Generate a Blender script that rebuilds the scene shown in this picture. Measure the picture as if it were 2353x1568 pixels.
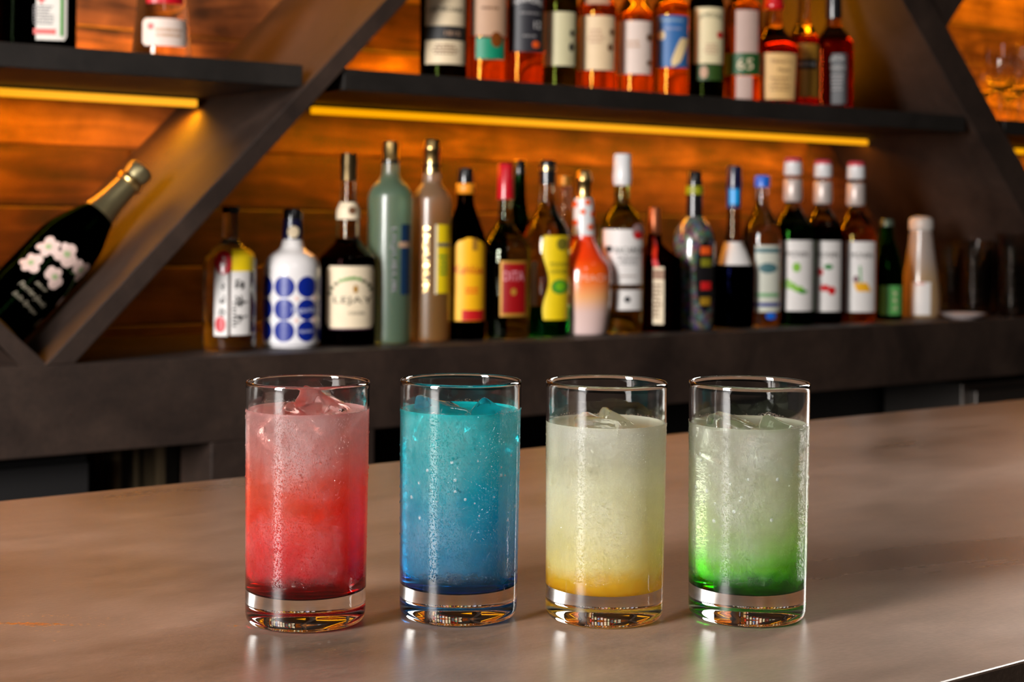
import bpy, bmesh, math, random
from mathutils import Vector, Matrix

R = math.radians
for o in list(bpy.data.objects):
    bpy.data.objects.remove(o, do_unlink=True)
S = bpy.context.scene
C = S.collection

# ------------------------------------------------------------------ camera
# world: X runs along the bar, Y away from the guest towards the back bar, Z up, 0 = bar top
W, H_ = 2353.0, 1568.0
F = 3600.0                       # focal length in pixels of the 2353 px frame
CAMH = 0.211
YAW = -math.atan2(.601, .799)
ROLL = 0.011
cam = bpy.data.cameras.new('camera')
camo = bpy.data.objects.new('camera', cam); C.objects.link(camo)
cam.sensor_width = 36.0
cam.lens = F / W * 36.0
cam.shift_y = -(784 - 505) / W
cam.clip_start = 0.05
cam.dof.use_dof = True
cam.dof.focus_distance = 0.80
cam.dof.aperture_fstop = 12.5
cam.dof.aperture_blades = 9
camo.matrix_world = (Matrix.Translation((0, 0, CAMH)) @ Matrix.Rotation(YAW, 4, 'Z')
                     @ Matrix.Rotation(R(90), 4, 'X') @ Matrix.Rotation(ROLL, 4, 'Z'))
S.camera = camo

S.view_settings.view_transform = 'Standard'
S.view_settings.look = 'None'
S.view_settings.exposure = 0.0
S.view_settings.gamma = 1.0
S.view_settings.use_curve_mapping = False
S.cycles.use_denoising = True
S.cycles.max_bounces = 14
S.cycles.transmission_bounces = 12
S.cycles.caustics_refractive = True
S.cycles.caustics_reflective = True
S.cycles.sample_clamp_indirect = 6.0

# ------------------------------------------------------------------ light
wd = bpy.data.worlds.new('world'); S.world = wd; wd.use_nodes = True
wd.node_tree.nodes['Background'].inputs[0].default_value = (1.0, .86, .72, 1)
wd.node_tree.nodes['Background'].inputs[1].default_value = 0.03

def area(name, loc, target, sx, sy, power, col=(1, 1, 1), spread=180):
    l = bpy.data.lights.new(name, 'AREA'); l.shape = 'RECTANGLE'
    l.size, l.size_y, l.energy, l.color = sx, sy, power, col
    l.spread = R(spread)
    o = bpy.data.objects.new(name, l); C.objects.link(o)
    o.location = loc
    o.rotation_euler = (Vector(target) - Vector(loc)).to_track_quat('-Z', 'Y').to_euler()
    return o

area('softbox_lamp', (-1.40, .55, .66), (.50, .67, .10), .50, 1.15, 150, (1, .97, .94))
area('side_lamp', (1.95, .95, .55), (.62, .62, .07), .35, .9, 3.6, (1, .96, .9), 60)
area('overhead_fill', (.1, -.9, 1.9), (1.2, 1.9, .1), .35, .9, 7, (1, .95, .9))  # dim fill added above the camera, its source unseen
area('overhead_fill', (2.2, .4, 2.0), (1.0, .9, 0), .5, .5, 1, (1, .78, .55))  # weak warm fill added overhead on the right, source unseen

# ------------------------------------------------------------------ projection of photo pixels to places
CM = camo.matrix_world.to_3x3()
FWD = Vector((.601, .799, 0)).normalized(); RGT = Vector((FWD.y, -FWD.x, 0))
def ray(px, py):
    return CM @ Vector(((px - W / 2) / F, (H_ / 2 - py) / F + cam.shift_y * W / F, -1.0))
def atp(px, py, p):              # the point at depth p (world Y) seen at a pixel
    d = ray(px, py); t = p / d.y
    return Vector((0, 0, CAMH)) + d * t
def atz(px, py, z):
    d = ray(px, py); t = (z - CAMH) / d.z
    return Vector((0, 0, CAMH)) + d * t

# ------------------------------------------------------------------ materials
MC = {}
def nodes(name):
    m = bpy.data.materials.new(name); m.use_nodes = True
    nt = m.node_tree; nt.nodes.clear()
    return m, nt, nt.nodes.new('ShaderNodeOutputMaterial')
def N(nt, t, **kw):
    n = nt.nodes.new(t)
    for k, v in kw.items():
        if k.startswith('i_'): n.inputs[int(k[2:])].default_value = v
        else: setattr(n, k, v)
    return n
def rgba(c): return (c[0], c[1], c[2], 1)
def hexc(r, g, b):               # sRGB 0..255 to linear
    f = lambda v: (v / 255 / 12.92) if v / 255 <= .04045 else ((v / 255 + .055) / 1.055) ** 2.4
    return (f(r), f(g), f(b))
def plain(name, col, rough=.5, metal=0, coat=0, spec=.5, emit=None, es=0):
    if name in MC: return MC[name]
    m, nt, out = nodes(name)
    b = N(nt, 'ShaderNodeBsdfPrincipled')
    tc = N(nt, 'ShaderNodeTexCoord'); no = N(nt, 'ShaderNodeTexNoise'); no.inputs['Scale'].default_value = 60
    mx = N(nt, 'ShaderNodeMixRGB', blend_type='MULTIPLY'); mx.inputs[0].default_value = .12
    mx.inputs[1].default_value = rgba(col)
    nt.links.new(tc.outputs['Object'], no.inputs['Vector']); nt.links.new(no.outputs['Fac'], mx.inputs[2])
    nt.links.new(mx.outputs[0], b.inputs['Base Color'])
    b.inputs['Roughness'].default_value = rough; b.inputs['Metallic'].default_value = metal
    b.inputs['Coat Weight'].default_value = coat; b.inputs['Coat Roughness'].default_value = .05
    b.inputs['Specular IOR Level'].default_value = spec
    if emit:
        b.inputs['Emission Color'].default_value = rgba(emit); b.inputs['Emission Strength'].default_value = es
    nt.links.new(b.outputs[0], out.inputs[0]); MC[name] = m
    return m

def concrete(name, c1, c2, sc, rough, stretch=(1, 1, 1), bump=.0006, rough2=None, fleck=False):
    m, nt, out = nodes(name); L = nt.links.new
    b = N(nt, 'ShaderNodeBsdfPrincipled')
    tc = N(nt, 'ShaderNodeTexCoord'); mp = N(nt, 'ShaderNodeMapping')
    mp.inputs['Scale'].default_value = stretch
    L(tc.outputs['Object'], mp.inputs[0])
    n1 = N(nt, 'ShaderNodeTexNoise'); n1.inputs['Scale'].default_value = sc; n1.inputs['Detail'].default_value = 7
    n1.inputs['Roughness'].default_value = .55; n1.inputs['Distortion'].default_value = .6
    n2 = N(nt, 'ShaderNodeTexNoise'); n2.inputs['Scale'].default_value = sc * 9; n2.inputs['Detail'].default_value = 5
    L(mp.outputs[0], n1.inputs['Vector']); L(mp.outputs[0], n2.inputs['Vector'])
    r = N(nt, 'ShaderNodeValToRGB'); r.color_ramp.elements[0].position = .33; r.color_ramp.elements[1].position = .68
    r.color_ramp.elements[0].color = rgba(c1); r.color_ramp.elements[1].color = rgba(c2)
    L(n1.outputs['Fac'], r.inputs[0])
    m0 = N(nt, 'ShaderNodeMixRGB', blend_type='OVERLAY'); m0.inputs[0].default_value = .35
    L(r.outputs[0], m0.inputs[1]); L(n2.outputs['Fac'], m0.inputs[2])
    n4 = N(nt, 'ShaderNodeTexNoise'); n4.inputs['Scale'].default_value = 190; n4.inputs['Detail'].default_value = 4; L(mp.outputs[0], n4.inputs['Vector'])
    mx = N(nt, 'ShaderNodeMixRGB', blend_type='OVERLAY'); mx.inputs[0].default_value = .30; L(m0.outputs[0], mx.inputs[1]); L(n4.outputs['Fac'], mx.inputs[2]); L(mx.outputs[0], b.inputs['Base Color'])
    mr = N(nt, 'ShaderNodeMapRange'); mr.inputs['From Min'].default_value = .3; mr.inputs['From Max'].default_value = .7
    mr.inputs['To Min'].default_value = rough; mr.inputs['To Max'].default_value = rough2 or rough * 1.25
    L(n1.outputs['Fac'], mr.inputs[0]); L(mr.outputs[0], b.inputs['Roughness'])
    n3 = N(nt, 'ShaderNodeTexNoise'); n3.inputs['Scale'].default_value = 420; n3.inputs['Detail'].default_value = 3
    L(tc.outputs['Object'], n3.inputs['Vector'])
    bm = N(nt, 'ShaderNodeBump'); bm.inputs['Distance'].default_value = bump; bm.inputs['Strength'].default_value = .25
    ad = N(nt, 'ShaderNodeMath', operation='ADD'); L(n2.outputs['Fac'], ad.inputs[0]); L(n3.outputs['Fac'], ad.inputs[1])
    L(ad.outputs[0], bm.inputs['Height']); L(bm.outputs[0], b.inputs['Normal'])
    if fleck:                    # an oval patch of thin broken gold metallic streaks
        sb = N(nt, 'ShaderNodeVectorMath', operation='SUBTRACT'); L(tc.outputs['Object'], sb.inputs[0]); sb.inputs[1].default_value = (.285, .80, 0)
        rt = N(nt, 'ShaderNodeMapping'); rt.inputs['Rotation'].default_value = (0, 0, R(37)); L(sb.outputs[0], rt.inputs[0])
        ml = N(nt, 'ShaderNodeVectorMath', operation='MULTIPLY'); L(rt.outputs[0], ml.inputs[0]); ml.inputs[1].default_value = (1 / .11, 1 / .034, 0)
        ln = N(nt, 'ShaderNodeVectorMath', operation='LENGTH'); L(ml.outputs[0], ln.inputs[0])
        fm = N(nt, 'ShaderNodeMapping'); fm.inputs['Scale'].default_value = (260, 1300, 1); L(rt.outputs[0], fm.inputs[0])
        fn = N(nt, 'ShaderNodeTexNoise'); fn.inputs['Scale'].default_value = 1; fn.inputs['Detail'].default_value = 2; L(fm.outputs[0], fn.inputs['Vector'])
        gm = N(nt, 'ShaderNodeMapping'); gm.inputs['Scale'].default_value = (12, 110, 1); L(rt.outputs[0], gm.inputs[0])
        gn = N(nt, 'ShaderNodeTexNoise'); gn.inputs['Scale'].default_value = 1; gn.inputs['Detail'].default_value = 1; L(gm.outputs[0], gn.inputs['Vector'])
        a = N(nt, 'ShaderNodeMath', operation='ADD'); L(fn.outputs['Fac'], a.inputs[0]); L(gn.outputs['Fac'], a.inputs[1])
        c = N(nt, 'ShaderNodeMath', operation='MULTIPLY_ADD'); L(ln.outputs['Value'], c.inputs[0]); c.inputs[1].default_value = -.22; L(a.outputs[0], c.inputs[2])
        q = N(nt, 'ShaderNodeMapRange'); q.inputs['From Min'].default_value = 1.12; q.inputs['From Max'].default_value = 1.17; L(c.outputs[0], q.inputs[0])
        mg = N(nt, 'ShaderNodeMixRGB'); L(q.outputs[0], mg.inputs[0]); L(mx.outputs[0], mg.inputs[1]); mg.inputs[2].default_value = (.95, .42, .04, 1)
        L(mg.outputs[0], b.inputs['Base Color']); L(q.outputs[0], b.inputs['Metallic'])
    L(b.outputs[0], out.inputs[0])
    return m

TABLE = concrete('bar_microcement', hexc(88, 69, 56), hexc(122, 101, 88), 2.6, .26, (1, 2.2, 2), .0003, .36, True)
DARK = concrete('dark_microcement', hexc(33, 21, 15), hexc(55, 38, 28), 6, .55, (1, 1, 1), .0008)
SHELF = concrete('dark_shelf_board', hexc(19, 14, 10), hexc(29, 22, 17), 8, .55, (1, 1, 1), .0005)
BLACK = plain('unlit_black_board', (.006, .005, .005), .6)
FLOOR = concrete('floor_tiles', (.02, .018, .016), (.035, .03, .027), 2, .5)

def wood_wall():
    m, nt, out = nodes('reclaimed_wood_planks'); L = nt.links.new
    b = N(nt, 'ShaderNodeBsdfPrincipled'); b.inputs['Roughness'].default_value = .62
    tc = N(nt, 'ShaderNodeTexCoord'); sp = N(nt, 'ShaderNodeSeparateXYZ'); L(tc.outputs['Object'], sp.inputs[0])
    PH = .09
    dv = N(nt, 'ShaderNodeMath', operation='DIVIDE'); L(sp.outputs['Z'], dv.inputs[0]); dv.inputs[1].default_value = PH
    ad = N(nt, 'ShaderNodeMath', operation='ADD'); L(dv.outputs[0], ad.inputs[0]); ad.inputs[1].default_value = 20.522
    fl = N(nt, 'ShaderNodeMath', operation='FLOOR'); L(ad.outputs[0], fl.inputs[0])
    fr = N(nt, 'ShaderNodeMath', operation='FRACT'); L(ad.outputs[0], fr.inputs[0])
    wn = N(nt, 'ShaderNodeTexWhiteNoise', noise_dimensions='1D'); L(fl.outputs[0], wn.inputs['W'])
    # each plank is cut into lengths
    ml = N(nt, 'ShaderNodeMath', operation='MULTIPLY'); L(wn.outputs['Value'], ml.inputs[0]); ml.inputs[1].default_value = 7.0
    ax = N(nt, 'ShaderNodeMath', operation='ADD'); L(sp.outputs['X'], ax.inputs[0]); L(ml.outputs[0], ax.inputs[1])
    dx = N(nt, 'ShaderNodeMath', operation='DIVIDE'); L(ax.outputs[0], dx.inputs[0]); dx.inputs[1].default_value = 1.35
    fx = N(nt, 'ShaderNodeMath', operation='FLOOR'); L(dx.outputs[0], fx.inputs[0])
    frx = N(nt, 'ShaderNodeMath', operation='FRACT'); L(dx.outputs[0], frx.inputs[0])
    cb = N(nt, 'ShaderNodeCombineXYZ'); L(fx.outputs[0], cb.inputs[0]); L(fl.outputs[0], cb.inputs[1])
    wn2 = N(nt, 'ShaderNodeTexWhiteNoise', noise_dimensions='3D'); L(cb.outputs[0], wn2.inputs['Vector'])
    # grain
    of = N(nt, 'ShaderNodeVectorMath', operation='SCALE'); L(wn2.outputs['Color'], of.inputs[0]); of.inputs['Scale'].default_value = 30
    va = N(nt, 'ShaderNodeVectorMath', operation='ADD'); L(tc.outputs['Object'], va.inputs[0]); L(of.outputs[0], va.inputs[1])
    mp = N(nt, 'ShaderNodeMapping'); mp.inputs['Scale'].default_value = (1.0, 1, 7.0); L(va.outputs[0], mp.inputs[0])
    n1 = N(nt, 'ShaderNodeTexNoise'); n1.inputs['Scale'].default_value = 5; n1.inputs['Detail'].default_value = 8
    n1.inputs['Distortion'].default_value = 1.2; L(mp.outputs[0], n1.inputs['Vector'])
    n0 = N(nt, 'ShaderNodeTexNoise'); n0.inputs['Scale'].default_value = 11; n0.inputs['Detail'].default_value = 5
    L(va.outputs[0], n0.inputs['Vector'])
    a1 = N(nt, 'ShaderNodeMath', operation='MULTIPLY_ADD'); L(n1.outputs['Fac'], a1.inputs[0]); a1.inputs[1].default_value = .9
    L(n0.outputs['Fac'], a1.inputs[2])
    a2 = N(nt, 'ShaderNodeMath', operation='MULTIPLY_ADD'); L(wn2.outputs['Value'], a2.inputs[0]); a2.inputs[1].default_value = .42
    L(a1.outputs[0], a2.inputs[2])
    r = N(nt, 'ShaderNodeValToRGB')
    e = r.color_ramp.elements; e[0].position = .72; e[0].color = (.055, .022, .010, 1); e[1].position = 1.45 / 1.6 + .02
    e[1].color = (.62, .36, .19, 1)
    mid = r.color_ramp.elements.new(.5); mid.color = (.26, .125, .06, 1)
    e = r.color_ramp.elements
    e[0].position = .38; e[0].color = (.020, .006, .002, 1)
    e[1].position = .54; e[1].color = (.15, .058, .018, 1)
    e[2].position = .74; e[2].color = (.43, .215, .07, 1)
    sc = N(nt, 'ShaderNodeMath', operation='MULTIPLY'); L(a2.outputs[0], sc.inputs[0]); sc.inputs[1].default_value = .5
    L(sc.outputs[0], r.inputs[0])
    # gaps between planks
    g1 = N(nt, 'ShaderNodeMath', operation='PINGPONG'); L(fr.outputs[0], g1.inputs[0]); g1.inputs[1].default_value = .5
    g2 = N(nt, 'ShaderNodeMath', operation='PINGPONG'); L(frx.outputs[0], g2.inputs[0]); g2.inputs[1].default_value = .5
    g2m = N(nt, 'ShaderNodeMath', operation='MULTIPLY'); L(g2.outputs[0], g2m.inputs[0]); g2m.inputs[1].default_value = 6.0
    gm = N(nt, 'ShaderNodeMath', operation='MINIMUM'); L(g1.outputs[0], gm.inputs[0]); L(g2m.outputs[0], gm.inputs[1])
    gr = N(nt, 'ShaderNodeMapRange'); gr.inputs['From Max'].default_value = .035; L(gm.outputs[0], gr.inputs[0])
    mx = N(nt, 'ShaderNodeMixRGB', blend_type='MULTIPLY'); mx.inputs[0].default_value = 1
    gc = N(nt, 'ShaderNodeMixRGB'); gc.inputs[1].default_value = (.5, .42, .4, 1); gc.inputs[2].default_value = (1, 1, 1, 1)
    L(gr.outputs[0], gc.inputs[0]); L(r.outputs[0], mx.inputs[1]); L(gc.outputs[0], mx.inputs[2])
    # plank rows get darker in two steps towards the bottom
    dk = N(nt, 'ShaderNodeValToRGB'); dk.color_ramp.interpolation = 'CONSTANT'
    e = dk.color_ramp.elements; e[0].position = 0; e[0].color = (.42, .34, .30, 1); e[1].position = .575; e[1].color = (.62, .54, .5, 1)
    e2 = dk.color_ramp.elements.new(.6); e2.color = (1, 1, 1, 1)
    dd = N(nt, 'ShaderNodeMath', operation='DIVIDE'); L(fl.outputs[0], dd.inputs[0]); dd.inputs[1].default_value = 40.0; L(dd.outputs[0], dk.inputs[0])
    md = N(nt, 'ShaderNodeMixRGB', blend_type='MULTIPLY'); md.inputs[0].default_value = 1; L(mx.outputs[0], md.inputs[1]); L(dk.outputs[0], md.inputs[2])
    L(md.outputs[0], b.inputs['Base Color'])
    hs = N(nt, 'ShaderNodeMath', operation='MULTIPLY_ADD'); L(n1.outputs['Fac'], hs.inputs[0]); hs.inputs[1].default_value = .5
    hh = N(nt, 'ShaderNodeMath', operation='ADD'); L(gr.outputs[0], hh.inputs[0]); L(wn2.outputs['Value'], hh.inputs[1])
    L(hh.outputs[0], hs.inputs[2])
    bp = N(nt, 'ShaderNodeBump'); bp.inputs['Distance'].default_value = .004; bp.inputs['Strength'].default_value = .6
    L(hs.outputs[0], bp.inputs['Height']); L(bp.outputs[0], b.inputs['Normal'])
    L(b.outputs[0], out.inputs[0])
    return m
WOOD = wood_wall()

def glass(name, col=(1, 1, 1), rough=0.0, ior=1.45, fill=None, col2=None, rough2=None):
    """tinted glass; with fill = height of the liquid, col below it and col2 above"""
    key = name
    if key in MC: return MC[key]
    m, nt, out = nodes(name); L = nt.links.new
    g = N(nt, 'ShaderNodeBsdfGlass'); g.inputs['IOR'].default_value = ior; g.inputs['Roughness'].default_value = rough
    g.inputs['Color'].default_value = rgba(col)
    if fill is not None:
        tc = N(nt, 'ShaderNodeTexCoord'); sp = N(nt, 'ShaderNodeSeparateXYZ'); L(tc.outputs['Object'], sp.inputs[0])
        mr = N(nt, 'ShaderNodeMapRange'); mr.inputs['From Min'].default_value = fill - .0015; mr.inputs['From Max'].default_value = fill + .0015
        L(sp.outputs['Z'], mr.inputs[0])
        mx = N(nt, 'ShaderNodeMixRGB'); mx.inputs[1].default_value = rgba(col); mx.inputs[2].default_value = rgba(col2 or (.95, .95, .95))
        L(mr.outputs[0], mx.inputs[0]); L(mx.outputs[0], g.inputs['Color'])
    L(g.outputs[0], out.inputs[0]); MC[key] = m
    return m

def frosted(name, c_top, c_bot, z0, z1, trans=.45, rough=.35):
    """milky or lacquered bottle whose coating fades from c_bot to c_top between two heights"""
    m, nt, out = nodes(name); L = nt.links.new
    b = N(nt, 'ShaderNodeBsdfPrincipled'); b.inputs['Roughness'].default_value = rough
    b.inputs['Transmission Weight'].default_value = trans; b.inputs['Coat Weight'].default_value = .5
    b.inputs['Coat Roughness'].default_value = .12
    tc = N(nt, 'ShaderNodeTexCoord'); sp = N(nt, 'ShaderNodeSeparateXYZ'); L(tc.outputs['Object'], sp.inputs[0])
    mr = N(nt, 'ShaderNodeMapRange', interpolation_type='SMOOTHSTEP'); mr.inputs['From Min'].default_value = z0; mr.inputs['From Max'].default_value = z1
    L(sp.outputs['Z'], mr.inputs[0])
    mx = N(nt, 'ShaderNodeMixRGB'); mx.inputs[1].default_value = rgba(c_bot); mx.inputs[2].default_value = rgba(c_top)
    L(mr.outputs[0], mx.inputs[0]); L(mx.outputs[0], b.inputs['Base Color'])
    L(b.outputs[0], out.inputs[0])
    return m

def gradient3(name, stops, rough=.3, coat=.6):
    m, nt, out = nodes(name); L = nt.links.new
    b = N(nt, 'ShaderNodeBsdfPrincipled'); b.inputs['Roughness'].default_value = rough
    b.inputs['Coat Weight'].default_value = coat; b.inputs['Coat Roughness'].default_value = .06
    tc = N(nt, 'ShaderNodeTexCoord'); sp = N(nt, 'ShaderNodeSeparateXYZ'); L(tc.outputs['Object'], sp.inputs[0])
    z0, z1 = stops[0][0], stops[-1][0]
    mr = N(nt, 'ShaderNodeMapRange'); mr.inputs['From Min'].default_value = z0; mr.inputs['From Max'].default_value = z1
    L(sp.outputs['Z'], mr.inputs[0])
    r = N(nt, 'ShaderNodeValToRGB'); cr = r.color_ramp
    while len(cr.elements) < len(stops): cr.elements.new(.5)
    for e, (z, c) in zip(cr.elements, stops):
        e.position = (z - z0) / (z1 - z0); e.color = rgba(c)
    L(mr.outputs[0], r.inputs[0]); L(r.outputs[0], b.inputs['Base Color']); L(b.outputs[0], out.inputs[0])
    return m

# ------------------------------------------------------------------ mesh helpers
def link(o, parent=None, **props):
    C.objects.link(o)
    if parent: o.parent = parent
    for k, v in props.items(): o[k] = v
    return o
def mesh_obj(name, verts, faces, mat, parent=None, smooth=False, mats=None, fm=None, **props):
    me = bpy.data.meshes.new(name); me.from_pydata([tuple(v) for v in verts], [], faces)
    me.validate(); me.update()
    for m in (mats or [mat]): me.materials.append(m)
    if smooth:
        me.polygons.foreach_set('use_smooth', [True] * len(me.polygons))
    if fm: me.polygons.foreach_set('material_index', fm)
    o = bpy.data.objects.new(name, me)
    return link(o, parent, **props)
def sharp(o, ang=35):
    o.data.set_sharp_from_angle(angle=R(ang)) if hasattr(o.data, 'set_sharp_from_angle') else None
    return o
def empty(name, loc, label, cat, group=None, rz=0):
    o = bpy.data.objects.new(name, None); C.objects.link(o)
    o.location = loc; o.rotation_euler = (0, 0, rz); o['label'] = label; o['category'] = cat
    if group: o['group'] = group
    o.empty_display_size = .02
    return o
def bevel(o, w=.002, seg=2):
    m = o.modifiers.new('bevel', 'BEVEL'); m.width = w; m.segments = seg; m.limit_method = 'ANGLE'; m.angle_limit = R(40)
    return o
def box(name, x0, x1, y0, y1, z0, z1, mat, parent=None, bev=0, **props):
    v = [(x, y, z) for x in (x0, x1) for y in (y0, y1) for z in (z0, z1)]
    f = [(0, 1, 3, 2), (4, 6, 7, 5), (0, 4, 5, 1), (2, 3, 7, 6), (0, 2, 6, 4), (1, 5, 7, 3)]
    o = mesh_obj(name, v, f, mat, parent, **props)
    if bev: bevel(o, bev)
    return o
def prism_y(name, pts, y0, y1, mat, parent=None, bev=.0015, **props):
    """polygon in the X-Z plane pushed from y0 to y1"""
    n = len(pts)
    v = [(p[0], y0, p[1]) for p in pts] + [(p[0], y1, p[1]) for p in pts]
    f = [tuple(range(n)), tuple(range(2 * n - 1, n - 1, -1))] + [(i, i + n, (i + 1) % n + n, (i + 1) % n) for i in range(n)]
    o = mesh_obj(name, v, f, mat, parent, **props)
    bm = bmesh.new(); bm.from_mesh(o.data); bmesh.ops.recalc_face_normals(bm, faces=bm.faces); bm.to_mesh(o.data); bm.free()
    if bev: bevel(o, bev)
    return o
def lathe(name, prof, mat, parent=None, seg=48, sq=None, rot=0, cap0=True, cap1=True, mats=None, mi=None, flip=False, offset=(0, 0, 0), smooth=True, **props):
    """prof = [(r, z)] bottom to top; sq = squareness exponent of the section"""
    v, f, fm = [], [], []
    def k(t):
        if not sq: return 1.0
        a = t - rot
        return 1.0 / ((abs(math.cos(a)) ** sq + abs(math.sin(a)) ** sq) ** (1.0 / sq))
    for r, z in prof:
        for i in range(seg):
            t = 2 * math.pi * i / seg
            kk = k(t) if r > .0 else 1
            v.append((offset[0] + r * kk * math.cos(t), offset[1] + r * kk * math.sin(t), offset[2] + z))
    for j in range(len(prof) - 1):
        for i in range(seg):
            a, b = j * seg + i, j * seg + (i + 1) % seg
            q = (a, b, b + seg, a + seg)
            f.append(q[::-1] if flip else q); fm.append(mi[j] if mi else 0)
    if cap0: f.append(tuple(range(seg))[::-1]); fm.append(0)
    if cap1: f.append(tuple(range((len(prof) - 1) * seg, len(prof) * seg))); fm.append(mi[-1] if mi else 0)
    o = mesh_obj(name, v, f, mat, parent, smooth=smooth, mats=mats, fm=fm, **props)
    sharp(o, 50)
    return o
def smooth_prof(pts, sub=5):
    """Catmull-Rom through control points (r, z); a repeated point keeps a corner"""
    out = []
    n = len(pts)
    for i in range(n - 1):
        p0, p1, p2, p3 = pts[max(i - 1, 0)], pts[i], pts[i + 1], pts[min(i + 2, n - 1)]
        for s in range(sub):
            t = s / sub
            q = []
            for c in (0, 1):
                a, b, d, e = p0[c], p1[c], p2[c], p3[c]
                m1, m2 = (d - a) * .5, (e - b) * .5
                # limit overshoot
                if (d - b) * m1 <= 0: m1 = 0
                if (d - b) * m2 <= 0: m2 = 0
                m1 = max(min(m1, 2.5 * abs(d - b)), -2.5 * abs(d - b)); m2 = max(min(m2, 2.5 * abs(d - b)), -2.5 * abs(d - b))
                q.append((2 * t ** 3 - 3 * t ** 2 + 1) * b + (t ** 3 - 2 * t ** 2 + t) * m1 + (-2 * t ** 3 + 3 * t ** 2) * d + (t ** 3 - t ** 2) * m2)
            out.append((q[0], q[1]))
    out.append(pts[-1])
    return out

# ------------------------------------------------------------------ the place
P0, PW, PLED = 1.878, 2.262, 2.158         # front of the back bar, its wooden wall, the light strips
CT = .026                                   # top of the back counter
FLZ = -1.06
box('floor', -3, 7, -1.6, PW + .1, FLZ - .05, FLZ, FLOOR, kind='structure')
box('wall_back', -3, 7, PW, PW + .06, FLZ, 1.55, WOOD, kind='structure')

# bar top (the guest side)
bar = empty('bar_counter', (0, 0, 0), 'long grey brown polished cement bar with four coloured drinks standing on it', 'bar counter')
edge_front, edge_back = .456, 1.145
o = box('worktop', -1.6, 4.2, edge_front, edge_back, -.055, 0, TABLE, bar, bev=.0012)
box('front_panel', -1.55, 4.15, edge_front + .03, edge_front + .09, FLZ, -.055, DARK, bar)
box('back_panel', -1.55, 4.15, edge_back - .06, edge_back - .03, FLZ, -.055, BLACK, bar)

# back counter: thick slab, uprights, dark fridge fronts below
cnt = empty('back_counter', (0, PW, FLZ), 'dark cement back counter the row of bottles stands on', 'counter')
def local(o, par):
    o.location = -par.location
    return o
UND = CT - .112
local(box('counter_slab', -2.2, 6.5, P0, PW - .001, UND, CT, DARK, cnt, bev=.0015), cnt)
sA, sB = atp(487, 1000, P0).x, atp(862, 1000, P0).x
local(box('upright', sA, sB, P0 + .0015, PW - .001, FLZ, UND, DARK, cnt, bev=.0015), cnt)
local(box('back_board', -2.2, 6.5, PW - .03, PW - .002, FLZ, UND, BLACK, cnt), cnt)

def reflection_streaks():  # dark steel with upright brown reflections painted into its base colour
    m, nt, out = nodes('painted_reflection_steel'); L = nt.links.new
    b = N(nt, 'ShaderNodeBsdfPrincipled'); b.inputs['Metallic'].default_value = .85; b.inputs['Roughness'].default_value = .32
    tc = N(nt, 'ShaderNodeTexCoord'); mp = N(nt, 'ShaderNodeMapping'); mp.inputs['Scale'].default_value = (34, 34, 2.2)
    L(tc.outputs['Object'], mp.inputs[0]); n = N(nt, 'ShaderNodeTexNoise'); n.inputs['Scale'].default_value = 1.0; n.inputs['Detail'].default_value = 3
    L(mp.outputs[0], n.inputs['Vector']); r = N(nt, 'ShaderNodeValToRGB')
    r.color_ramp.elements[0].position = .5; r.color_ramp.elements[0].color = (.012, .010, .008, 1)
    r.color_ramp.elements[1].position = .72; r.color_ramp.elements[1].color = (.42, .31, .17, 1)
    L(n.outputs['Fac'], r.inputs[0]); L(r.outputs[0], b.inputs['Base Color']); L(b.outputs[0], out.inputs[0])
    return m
STEEL = reflection_streaks()
xs0, xs1 = atp(192, 1050, P0 + .09).x, sA
fr = empty('undercounter_fridge', (xs0, P0 + .09, FLZ), 'dark steel fridge front with painted reflection streaks in the opening under the back counter', 'fridge')
local(box('door', xs0 + .003, xs1 - .004, P0 + .09, P0 + .12, FLZ + .08, UND - .012, STEEL, fr, bev=.002), fr)
local(box('body', xs0 + .01, xs1 - .01, P0 + .12, PW - .04, FLZ + .02, UND - .01, BLACK, fr), fr)
local(box('handle', xs0 + .03, xs1 - .03, P0 + .072, P0 + .082, UND - .2, UND - .185, STEEL, fr, bev=.002), fr)
local(box('bracket', xs0 + .04, xs0 + .05, P0 + .082, P0 + .09, UND - .2, UND - .185, STEEL, fr), fr)
local(box('bracket', xs1 - .05, xs1 - .04, P0 + .082, P0 + .09, UND - .2, UND - .185, STEEL, fr), fr)
f2 = empty('undercounter_cabinet', (xs0 - .7, P0 + .05, FLZ), 'black cabinet front in the opening under the back counter, left of the steel fridge', 'cabinet')
local(box('body', xs0 - .9, xs0 - .004, P0 + .07, PW - .04, FLZ + .02, UND - .01, BLACK, f2), f2)
local(box('door', xs0 - .895, xs0 - .45, P0 + .05, P0 + .07, FLZ + .05, UND - .02, BLACK, f2, bev=.002), f2)
local(box('door', xs0 - .445, xs0 - .008, P0 + .05, P0 + .07, FLZ + .05, UND - .02, BLACK, f2, bev=.002), f2)
xr = atp(2230, 900, P0 + .12).x
f3 = empty('ice_machine', (xr, P0 + .12, FLZ), 'dull steel appliance at the far end of the opening under the back counter', 'appliance')
GREYST = plain('dull_grey_steel', (.25, .22, .20), .4, .9)
local(box('body', xr, xr + 1.0, P0 + .14, PW - .04, FLZ + .02, UND - .03, GREYST, f3, bev=.003), f3)
local(box('door', xr + .02, xr + .98, P0 + .12, P0 + .14, FLZ + .06, UND - .045, GREYST, f3, bev=.003), f3)

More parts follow.
